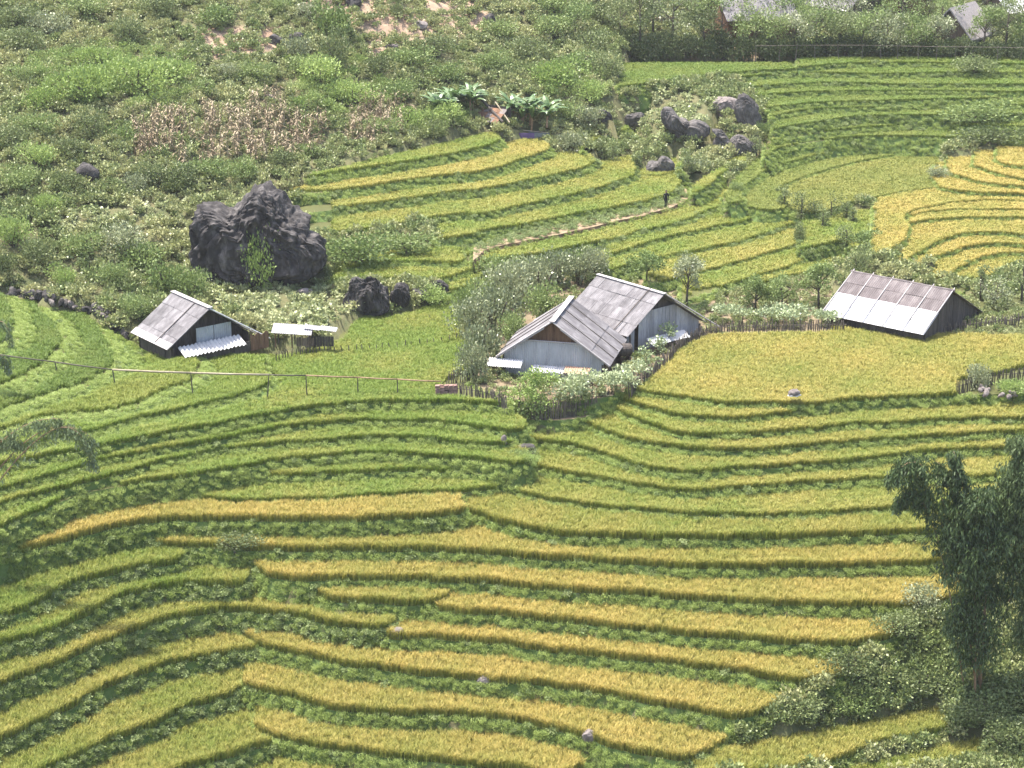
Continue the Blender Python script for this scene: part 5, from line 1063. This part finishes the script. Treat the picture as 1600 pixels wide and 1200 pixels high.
# ------------------------------------------------------------------ vine trellises
def trellis(name, boxes, label, mt, seed, size=.2, n=1.0):
    r_ = np.random.default_rng(seed); c0 = np.array(boxes[0][0]); t = thing(name, (c0[0], c0[1], boxes[0][3]), 0, label, 'vine'); LV = []
    for c, rr, k, zg in boxes:
        c = np.array(c) - [c0[0], c0[1], boxes[0][3]]
        lob = [(c + r_.normal(0, 1, 3)*np.array(rr)*.45, np.array(rr)*r_.uniform(.4, .7)) for _ in range(6)]
        LV.append(leaf_cloud(r_, int(k*n), lob, size, .5, .3, .3))
        MB().tube([(c[0], c[1], zg - boxes[0][3] - .2), (c[0], c[1], c[2])], .04, 5).build('post', M['pole_dark'], t)
    v, f = join(LV); obj('leaves', mesh('leaves', v, f, M[mt]), t); return t
M['vine'] = leaf_mat('vine_leaf', (.12, .18, .07), (.36, .42, .22), (.38, .43, .24), trans=.2, rough=.38, spec=.55)
def bx3(u, v, rx, ry, rz, k, z=.05, hh=1.0): q = at(u, v, z); return ((q[0], q[1], z + hh), (rx, ry, rz), k, z)
trellis('vine_trellis', [bx3(890, 640, 2.0, 1.3, .8, 800, z=-.6, hh=1.5), bx3(925, 632, 2.0, 1.4, .8, 800, z=-.6, hh=1.7), bx3(962, 618, 1.9, 1.4, .8, 800, z=-.3, hh=1.6), bx3(990, 602, 1.4, 1.5, .7, 600, hh=1.3)], 'broad trellis of pale vine leaves over the yard fence', 'vine', 1)
trellis('vine_trellis', [bx3(832, 625, 1.9, 1.3, 1.2, 1100, hh=1.5), bx3(850, 650, 1.7, 1.0, .9, 800, z=-1., hh=1.3), bx3(812, 632, 1.2, 1.0, 1.0, 500, hh=.6)], 'rounded bright green leafy bush growing over the fence corner', 'bush_light', 2, .17)
trellis('vine_trellis', [bx3(1010, 578, .8, 1.0, .6, 230, hh=1.0), bx3(1030, 560, .8, 1.0, .6, 230, hh=1.1), bx3(1045, 545, .7, .8, .6, 200, hh=1.2)], 'thin straggling vine on the fence below the rear hut gable', 'vine', 3)
trellis('vine_trellis', [bx3(1160, 510, 1.8, 1.9, .45, 800, hh=1.3), bx3(1205, 508, 2.0, 2.0, .45, 800, hh=1.3), bx3(1250, 508, 1.9, 1.9, .4, 800, hh=1.2), bx3(1295, 512, 1.6, 1.5, .35, 600, hh=1.05)], 'flat trellis of pale green vine leaves between rear and right huts', 'vine', 4)
trellis('vine_trellis', [bx3(792, 641, 1.0, .6, .6, 300, z=-1., hh=.7), bx3(826, 655, 1.1, .6, .7, 400, z=-1., hh=.5)], 'dark leafy growth hanging on the fence corner by the rice', 'bush_mid', 5)

# ------------------------------------------------------------------ bamboo water pipe on posts
posts = [((92, 588), (86, 567)), ((181, 606), (176, 579)), ((302, 622), (298, 584)), ((417, 629), (420, 587)), ((480, 624), (478, 588)), ((559, 620), (559, 591)), ((621, 622), (621, 594))]
PP = []
for (u0, v0), (u1, v1) in posts:
    b_ = hit(u0, v0); d = ray(u1, v1); k = b_[1]/d[1]; PP.append((b_, np.array([b_[0] + (d[0]*k - b_[0]), b_[1], HC + d[2]*k])))
p0 = PP[0][0]; wp = thing('water_pipe', p0, 0, 'long bamboo water pipe on thin posts crossing the green terraces', 'pipe')
for b_, t_ in PP: MB().tube([tuple(b_ - p0 - [0, 0, .4]), tuple(t_ - p0 + [0, 0, .05])], [.055, .04], 6).build('post', M['pole_dark'], wp)
tops = [q[1] for q in PP]; e0 = tops[0] + (tops[0] - tops[1])*1.1; e1 = tops[-1] + (tops[-1] - tops[-2])*1.1
line = [e0] + tops + [e1]; names = ['pole_dark', 'pole_dark', 'pole', 'pole', 'pole_dark', 'culm', 'culm', 'culm']
for i in range(len(line) - 1):
    MB().tube([tuple(line[i] - p0 + [0, 0, .07]), tuple((line[i] + line[i+1])/2 - p0 + [0, 0, .045]), tuple(line[i+1] - p0 + [0, 0, .07])], .075 if names[i] == 'pole' else .05, 7).build('pole', M[names[i]], wp, smooth=True)

# ------------------------------------------------------------------ stone wall above the left fields
sw_px = [(18, 462), (45, 466), (75, 472), (105, 482), (135, 492), (160, 505), (180, 518), (200, 528)]
sm = []
for i in range(5):
    bm = bmesh.new(); bmesh.ops.create_icosphere(bm, subdivisions=2, radius=.5)
    for v in bm.verts: v.co = v.co*(1 + .5*noise.noise(v.co*1.8 + Vector((i*9., 0, 0)))); v.co.z *= .7
    me = bpy.data.meshes.new('stone'); bm.to_mesh(me); bm.free(); me.materials.append(M['rock'] if i < 3 else M['rock_pale']); sm.append(me)
SWP = np.array([hit(u, v) for u, v in sw_px]); sw = thing('stone_wall', SWP[0], 0, 'dark dry-stone wall along the upper edge of the arc-shaped fields', 'wall')
cc = catmull(SWP, .4); r = np.random.default_rng(8)
for i in range(len(cc)):
    for k in range(2):
        q = cc[i] - SWP[0] + [r.normal(0, .12), r.normal(0, .2), .05 + .26*k + r.normal(0, .05)]
        obj('stone', sm[int(r.choice(5, p=[.27, .27, .26, .1, .1]))], sw, q, tuple(r.uniform(0, 6, 3)), tuple(r.uniform(.4, .8, 3)))
def heap(name, u, v, n, sp, sz, label, cat, ms, seed, z=None, flat=.4):
    r_ = np.random.default_rng(seed); p = hit(u, v) if z is None else at(u, v, z); t = thing(name, p, 0, label, cat)
    for i in range(n):
        a = r_.uniform(0, 6.28); q = sp*math.sqrt(r_.uniform(0, 1)); obj('stone' if cat != 'bricks' else 'brick', ms[r_.integers(0, len(ms))], t, (q*math.cos(a), q*math.sin(a)*.7, r_.uniform(0, flat)), tuple(r_.uniform(0, 6, 3)), tuple(r_.uniform(.6, 1.2, 3)*sz))
    return t
brick = MB().box((0, 0, 0), (.30, .16, .10)).me('brick', ramp_mat('old_brick', [(.3, (.16, .09, .075)), (.7, (.36, .23, .2))], 4, .9, .3, objrand=.5))
def brick_pile(name, u, v, nx, nz, label, z):
    p = at(u, v, z); t = thing(name, p, .1, label, 'bricks'); r_ = np.random.default_rng(int(u))
    for k in range(nz):
        for i in range(nx):
            for j in range(2):
                if r_.uniform() < .12: continue
                obj('brick', brick, t, (i*.32 + r_.normal(0, .02), j*.18, .05 + k*.105), (0, 0, r_.normal(0, .12)))
brick_pile('brick_pile', 684, 622, 5, 9, 'pile of reddish bricks at the left end of the yard fence', 0)
heap('rubble', 1560, 625, 16, 1.6, .45, 'scattered pale stones in the fenced corner plot', 'stones', sm[3:], 4)
# pale sacks in the yellow field
sk = thing('sack', at(1240, 634, 0.02), .2, 'pale sack lying on the bund of the yellow field', 'sack')
for i, (x, y, rx) in enumerate([(-.5, 0, .42), (.45, .05, .5)]):
    bm = bmesh.new(); bmesh.ops.create_icosphere(bm, subdivisions=3, radius=1)
    for v in bm.verts:
        n_ = noise.noise(v.co*2.2 + Vector((i*5., 0, 0))); v.co = Vector((v.co.x*rx*(1 + .3*n_), v.co.y*.28*(1 + .3*n_), max(v.co.z, -.5)*(.30 if i == 0 else .10)*(1 + .5*n_) + .95 - .15*i))
    me = bpy.data.meshes.new('sack'); bm.to_mesh(me); bm.free(); me.materials.append(M['sheet_white'] if i else M['rock_pale']); me.polygons.foreach_set('use_smooth', [True]*len(me.polygons)); obj('sack_fold' if i else 'sack_body', me, sk)
# barrel under the eave, and a white pail on the fence
q = at(975, 566, .05); bt = thing('barrel', (q[0], q[1], .05), .3, 'dark barrel on a stand under the right eave of the front central hut', 'barrel')
V = []; prof = [(0, .42), (.12, .46), (.5, .5), (.88, .46), (1.0, .42)]
mb = MB(); mb.tube([(x*1.1 - .55, 0, 1.0) for x, _ in prof], [q_ for _, q_ in prof], 16); mb.build('drum', M['plank_dark'], bt, smooth=False)
for x in (-.35, .35): MB().box((x, 0, .25), (.12, .8, .55)).build('stand', M['plank'], bt)
for x in (-.4, 0, .4): MB().tube([(x - .015, 0, 1.0), (x + .015, 0, 1.0)], .515, 16).build('hoop', M['rock'], bt)
q = at(868, 612, .05); pl = thing('washing', (q[0], q[1], .05), 0, 'small white cloth hung over the trellis in front of the front central hut', 'cloth')
MB().tube([(-.45, 0, 0), (-.45, 0, 1.55)], .03, 5).build('post', M['pole_dark'], pl); MB().tube([(.35, 0, 0), (.35, 0, 1.55)], .03, 5).build('post', M['pole_dark'], pl); MB().tube([(-.5, 0, 1.5), (.4, 0, 1.5)], .02, 5).build('rail', M['pole_dark'], pl)
V = []; Fc = []
for i in range(9):
    for j in range(6): V.append((-.35 + .6*i/8, -.03 + .04*math.sin(i*1.4) * (j/5), 1.52 - .55*j/5))
for i in range(8):
    for j in range(5): a = i*6 + j; Fc.append((a, a+1, a+7, a+6))
o = obj('cloth', mesh('cloth', V, Fc, M['sheet_white'], True), pl); sm_ = o.modifiers.new('thickness', 'SOLIDIFY'); sm_.thickness = .012

# ------------------------------------------------------------------ ruined shelter and tub by the bananas
p = hit(768, 205); rs = thing('ruined_shelter', (p[0], p[1] + 1.2, p[2]), -.55, 'collapsed shelter with reddish roof under the banana plants', 'shelter')
for i in range(5):
    for j in range(3): obj('roof_slab', MB().box((0, 0, 0), (.62, .8, .05)).me('roof_slab', M['plank_red'] if (i + j) % 3 else M['rock_pale']), rs, (-1.3 + i*.6, -1.0 + j*.72, .55 + j*.35 + .03*(i % 2)), (.42 + .05*math.sin(i*3 + j), .06*math.sin(i*5.), .05))
MB().tube([(-2.2, 1.1, 2.3), (1.9, -.9, .5)], .12, 6).build('fallen_beam', M['plank_dark'], rs); MB().tube([(-.3, 1.2, 2.0), (2.4, -.4, .4)], .07, 6).build('fallen_beam', M['pole'], rs)
for x in (-1.4, 1.2): MB().box((x, .9, .6), (.12, .12, 1.7)).build('post', M['plank_dark'], rs)
for i in range(7): MB().box((-1.3 + i*.45, 1.15, .8), (.43, .04, 1.7)).build('board', M['plank_dark'], rs)
p = hit(835, 221); tb = thing('tub', (p[0], p[1] + .6, p[2]), 0, 'long grey tub with a purple left half beside the banana plants', 'tub')
M['tub'] = ramp_mat('grey_tarpaulin', [(.3, (.13, .14, .145)), (.7, (.21, .225, .23))], 2, .7, .1); M['tub2'] = ramp_mat('purple_tarpaulin', [(.3, (.10, .06, .16)), (.7, (.18, .12, .26))], 2, .7, .1)
for nm, x0, x1, mt in (('side_panel', -1.65, 0, 'tub2'), ('side_panel', 0, 1.65, 'tub')):
    MB().box(((x0 + x1)/2, -.5 - .0*x0, .4), (x1 - x0 - .005, .06, .85)).build(nm, M[mt], tb)
MB().box((0, .5, .4), (3.3, .06, .85)).build('side_panel', M['tub'], tb)
for x in (-1.62, 1.62): MB().box((x, 0, .4), (.06, .93, .85)).build('end_panel', M['tub'], tb)
MB().box((0, 0, .5), (3.17, .93, .04)).build('water', M['plank_dark'], tb); MB().tube([(-1.4, .2, 1.0), (1.2, -.5, .86)], .05, 6).build('plank', M['pole'], tb)

# ------------------------------------------------------------------ village beyond the far terraces
def small_house(u, v, L, W, hr, he, yaw, label, roofm, wallm, seed, cols=6, rows=3, dz=0.):
    p = hit(u, v); r_ = np.random.default_rng(seed); h = thing('house', p + [0, 0, dz], yaw, label, 'house'); l = L/2
    slope(h, l, hr, W, he, -1, cols, rows, lambda i, j: roofm, r_); slope(h, l, hr, W, he, 1, cols, rows, lambda i, j: roofm, r_)
    MB().box((0, 0, hr + .16), (L + .1, .4, .06)).build('ridge_cap', M['lath'], h); tp = lambda y: hr - abs(y)*(hr - he)/W - .05
    for x in (-l + .4, l - .4): wall_boards(h, -W + .5, W - .5, x, tp, wallm, .5, r_)
    for y in (-W + .5, W - .5): long_wall(h, -l + .4, l - .4, y, he + .3, wallm, .5, r_)
    mb = MB().box((0, -W + .44, .85), (.9, .05, 1.75)); mb.build('door', M['plank_dark'], h); return h
small_house(1172, 56, 9, 4.2, 5.2, 2.4, .25, 'village house with pinkish grey roof behind the orchard, left', 'sheet', 'plank_red', 1)
small_house(1318, 40, 8, 3.8, 5.0, 2.4, -.9, 'village house with striped steep roof at the top edge', 'sheet', 'plank_dark', 2)
small_house(1400, 18, 7, 3.6, 4.2, 2.2, .1, 'village house with brown boarded wall at the top edge', 'sheet_brown', 'plank_red', 4)
small_house(1590, 40, 7, 3.4, 4.0, 2.0, .3, 'village house at the right edge behind the trees', 'sheet_white', 'plank', 5)
p = hit(1500, 66); th = thing('thatched_house', p, .95, 'house with steep grey thatched roof among the village trees', 'house')
for sg in (-1, 1):
    V = []; Fc = []; nx_, ny_ = 24, 8
    for layer in (0, -.22):
        for i in range(nx_):
            for j in range(ny_):
                d = j/(ny_-1)*4.6; V.append((-3.6 + 7.2*i/(nx_-1), sg*d*.66, 4.4 - d*.75 + layer + .05*noise.noise(Vector((i*1.7, j*.4, sg*3.)))))
    nn = nx_*ny_
    for i in range(nx_-1):
        for j in range(ny_-1): a = i*ny_ + j; Fc += [(a, a+1, a+ny_+1, a+ny_), (nn+a, nn+a+ny_, nn+a+ny_+1, nn+a+1)]
    for i in range(nx_-1): a = i*ny_ + ny_ - 1; Fc.append((a, nn+a, nn+a+ny_, a+ny_))
    for j in range(ny_-1): Fc.append((j, nn+j, nn+j+1, j+1)); a = (nx_-1)*ny_ + j; Fc.append((a, a+1, nn+a+1, nn+a))
    obj('thatch', mesh('thatch', V, Fc, M['thatch']), th)
tp = lambda y: 4.2 - abs(y)*1.13 - .25
for x in (-3.2, 3.2): wall_boards(th, -2.6, 2.6, x, tp, 'plank', .4, np.random.default_rng(1))
for y in (-2.6, 2.6): long_wall(th, -3.2, 3.2, y, 1.35, 'plank_pale', .4, np.random.default_rng(2))
def low_wall(u0, u1, v, label, hh, mt, z=None):
    a, b_ = hit(u0, v), hit(u1, v); t = thing('low_wall', a, math.atan2(b_[1]-a[1], b_[0]-a[0]), label, 'wall'); L = np.linalg.norm((b_-a)[:2]); n_ = int(L/.42); r_ = np.random.default_rng(int(u0))
    blk = MB().box((0, 0, 0), (.40, .3, .24)).me('block', M[mt])
    for k in range(int(hh/.26)):
        for i in range(n_): obj('block', blk, t, (.21 + i*.425 + (.2 if k % 2 else 0), r_.normal(0, .01), .13 + k*.26), (0, 0, r_.normal(0, .02)))
low_wall(1100, 1162, 67, 'low brown brick wall in the village below the pale roof', 1.7, 'plank_red'); low_wall(1015, 1052, 42, 'low clay wall at the left of the village trees', 1.2, 'pathsoil'); 
VT = [(1000, 72, -20, 60, 'bush_dark'), (1050, 74, -16, 70, 'bush_grey'), (1126, 70, -10, 80, 'bush_mid'), (1085, 45, -25, 60, 'bush_mid'), (1200, 80, 12, 66, 'bush_mid'), (1240, 84, 20, 60, 'bush_grey'), (1275, 82, 10, 60, 'bush_mid'), (1310, 86, 26, 54, 'bush_dark'), (1345, 84, 22, 60, 'bush_mid'), (1385, 86, 20, 62, 'bush_grey'),
      (1420, 84, 28, 60, 'bush_mid'), (1455, 86, 24, 56, 'bush_grey'), (1535, 88, 10, 56, 'bush_mid'), (1570, 86, 0, 60, 'bush_dark'), (1600, 88, 30, 50, 'bush_mid'), (1360, 50, -20, 70, 'bush_mid'), (1450, 40, -30, 70, 'bush_dark'), (1540, 40, -30, 60, 'bush_dark'), (1240, 40, -20, 60, 'bush_mid'), (970, 60, 0, 60, 'bush_dark'), (1500, 92, 62, 40, 'bush_dark'), (1020, 60, -30, 60, 'bush_mid'), (1160, 60, -14, 66, 'bush_grey'), (1180, 84, 22, 60, 'bush_mid'), (1225, 62, -10, 64, 'bush_mid'), (1290, 60, -20, 70, 'bush_mid'), (1330, 62, -14, 64, 'bush_grey'), (1405, 62, -20, 70, 'bush_mid'), (1470, 70, -6, 60, 'bush_mid'), (1590, 64, -20, 60, 'bush_mid'), (900, 60, 10, 60, 'bush_mid'), (1550, 66, 10, 40, 'bush_grey'), (1100, 84, 20, 50, 'bush_dark')]
for i, (u, v0, v1, w_, k) in enumerate(VT):
    tpx(u, v0, v1, w_*1.15, ordl({'bush_dark': 'dark green', 'bush_mid': 'green', 'bush_grey': 'pale dusty green'}[k] + ' orchard tree before the village houses', [q[0] for q in VT if q[4] == k], u), k, group={'bush_dark': 'dark', 'bush_mid': 'green', 'bush_grey': 'pale'}[k] + ' village trees', seed=100 + i, n=2000, trunk=.22, name='orchard_tree', size=.2)
HED = [(985, 96), (1015, 100), (1045, 98), (1075, 100), (1100, 96), (1130, 98), (1160, 100), (1190, 98), (1215, 100), (1240, 98), (1265, 92), (1290, 90), (1320, 90), (1350, 90), (1380, 90), (1410, 91), (1440, 92), (1475, 93), (1510, 93), (1550, 94), (1590, 94)]
for u, v in HED:
    p, rx, rz = wpx(u, v, 44, 40 if u < 1260 else 32); shrub('hedge_shrub', 'hedge', p - [0, 0, .1], rx*1.1, rz, ordl('hedge shrub with painted shade below the village trees', [q[0] for q in HED], u), 'hedge shrubs below the village')
for i, (u, v) in enumerate([(20, 40), (60, 20), (420, 60)]): pass

# ------------------------------------------------------------------ the person on the footpath
pp = at(1040.5, 324.5, 2.5)
def person(p, label):
    M['cloth_black'] = ramp_mat('black_clothes', [(.3, (.012, .012, .015)), (.7, (.028, .027, .032))], 6, .9, .2); M['hair'] = ramp_mat('black_hair', [(.3, (.008, .007, .007)), (.7, (.02, .018, .016))], 10, .6, .2)
    t = thing('person', p, .25, label, 'person')
    V = {}; E = []; RD = []; vs = []
    def v(n, co, rx, ry=None): V[n] = len(vs); vs.append(co); RD.append((rx, ry or rx))
    def e(*ns):
        for a, b in zip(ns, ns[1:]): E.append((V[a], V[b]))
    v('pel', (0, 0, .90), .155, .11); v('waist', (0, .01, 1.05), .14, .10); v('chest', (0, .0, 1.24), .17, .115); v('neck0', (0, 0, 1.40), .065); v('neck1', (0, -.01, 1.46), .05); v('head', (0, -.015, 1.55), .082, .095); v('crown', (0, -.01, 1.63), .06)
    e('pel', 'waist', 'chest', 'neck0', 'neck1', 'head', 'crown')
    for s_, nm in ((-1, 'l'), (1, 'r')):
        st = .10*s_
        v('hip'+nm, (.09*s_, 0, .84), .095); v('knee'+nm, (.10*s_, -.02 + st*.6, .47), .065); v('ank'+nm, (.10*s_, .04 + st, .08), .042); v('toe'+nm, (.12*s_, -.12 + st, .035), .035); e('pel', 'hip'+nm, 'knee'+nm, 'ank'+nm, 'toe'+nm)
        v('sho'+nm, (.19*s_, 0, 1.34), .065); v('elb'+nm, (.25*s_, .03, 1.08), .048); v('wri'+nm, (.23*s_, -.08, .86), .032); v('palm'+nm, (.23*s_, -.10, .78), .03, .018); e('chest', 'sho'+nm, 'elb'+nm, 'wri'+nm, 'palm'+nm)
        for q, (dx, ln) in enumerate(((-.024, .07), (-.008, .085), (.008, .08), (.024, .062))):
            v('f%d%s' % (q, nm), (.23*s_ + dx, -.115, .735), .009); v('g%d%s' % (q, nm), (.23*s_ + dx, -.105, .735 - ln*.6), .008); e('palm'+nm, 'f%d%s' % (q, nm), 'g%d%s' % (q, nm))
        v('th'+nm, (.23*s_ - .035*s_, -.13, .79), .010); v('tt'+nm, (.23*s_ - .045*s_, -.145, .755), .009); e('palm'+nm, 'th'+nm, 'tt'+nm)
    me = bpy.data.meshes.new('body'); me.from_pydata(vs, E, []); me.update(); b_ = obj('body', me, t); me.materials.append(M['cloth_black'])
    sk_ = b_.modifiers.new('skin', 'SKIN'); me.skin_vertices[0].data
    for i, q in enumerate(RD): me.skin_vertices[0].data[i].radius = q
    me.skin_vertices[0].data[V['pel']].use_root = True
    sb = b_.modifiers.new('sub', 'SUBSURF'); sb.levels = 2; sb.render_levels = 2
    sknm = ramp_mat('skin_tone', [(.3, (.28, .16, .10)), (.7, (.36, .22, .15))], 5, .6, .1)
    hm = bmesh.new(); bmesh.ops.create_icosphere(hm, subdivisions=3, radius=1)
    for q in hm.verts: q.co = Vector((q.co.x*.082, q.co.y*.098, q.co.z*.115)) + Vector((0, -.02, 1.565))
    fm = bpy.data.meshes.new('head'); hm.to_mesh(fm); hm.free(); fm.materials.append(sknm); fm.polygons.foreach_set('use_smooth', [True]*len(fm.polygons)); hd = obj('head', fm, t)
    MB().add([(-.016, -.112, 1.545), (.016, -.112, 1.545), (0, -.14, 1.545), (0, -.112, 1.59)], [(0, 1, 2), (0, 2, 3), (1, 3, 2)]).build('nose', sknm, hd)
    for s_ in (-1, 1):
        MB().box((.032*s_, -.112, 1.585), (.024, .012, .012)).build('eye', M['hair'], hd); MB().box((.085*s_, -.01, 1.56), (.016, .035, .055)).build('ear', sknm, hd)
    MB().box((0, -.112, 1.515), (.045, .01, .012)).build('mouth', M['plank_red'], hd)
    hm = bmesh.new(); bmesh.ops.create_icosphere(hm, subdivisions=3, radius=1)
    for q in hm.verts: q.co = Vector((q.co.x*.092, q.co.y*.105, max(q.co.z, -.25 if q.co.y > .1 else .35)*.115)) + Vector((0, -.005, 1.58))
    fm = bpy.data.meshes.new('hair'); hm.to_mesh(fm); hm.free(); fm.materials.append(M['hair']); obj('hair', fm, t); return t
person(pp, 'person in dark clothes standing on the narrow footpath, arms hanging down')


# ------------------------------------------------------------------ thin summer haze over the whole valley
zlo, zhi = float(BZ.min()) - 1, float(BZ.max()) + 3
me = MB().box((0, 310, (zlo + zhi)/2), (1300, 800, zhi - zlo)).me('haze')
m, t, N, L = newmat('thin_haze'); pv_ = N('ShaderNodeVolumePrincipled'); pv_.inputs['Color'].default_value = (.93, .94, .94, 1); pv_.inputs['Density'].default_value = .00013; pv_.inputs['Anisotropy'].default_value = .2
o = N('ShaderNodeOutputMaterial'); L(pv_.outputs[0], o.inputs['Volume']); me.materials.append(m)
tag(obj('haze', me), 'thin pale summer haze over the valley', 'haze', kind='stuff')
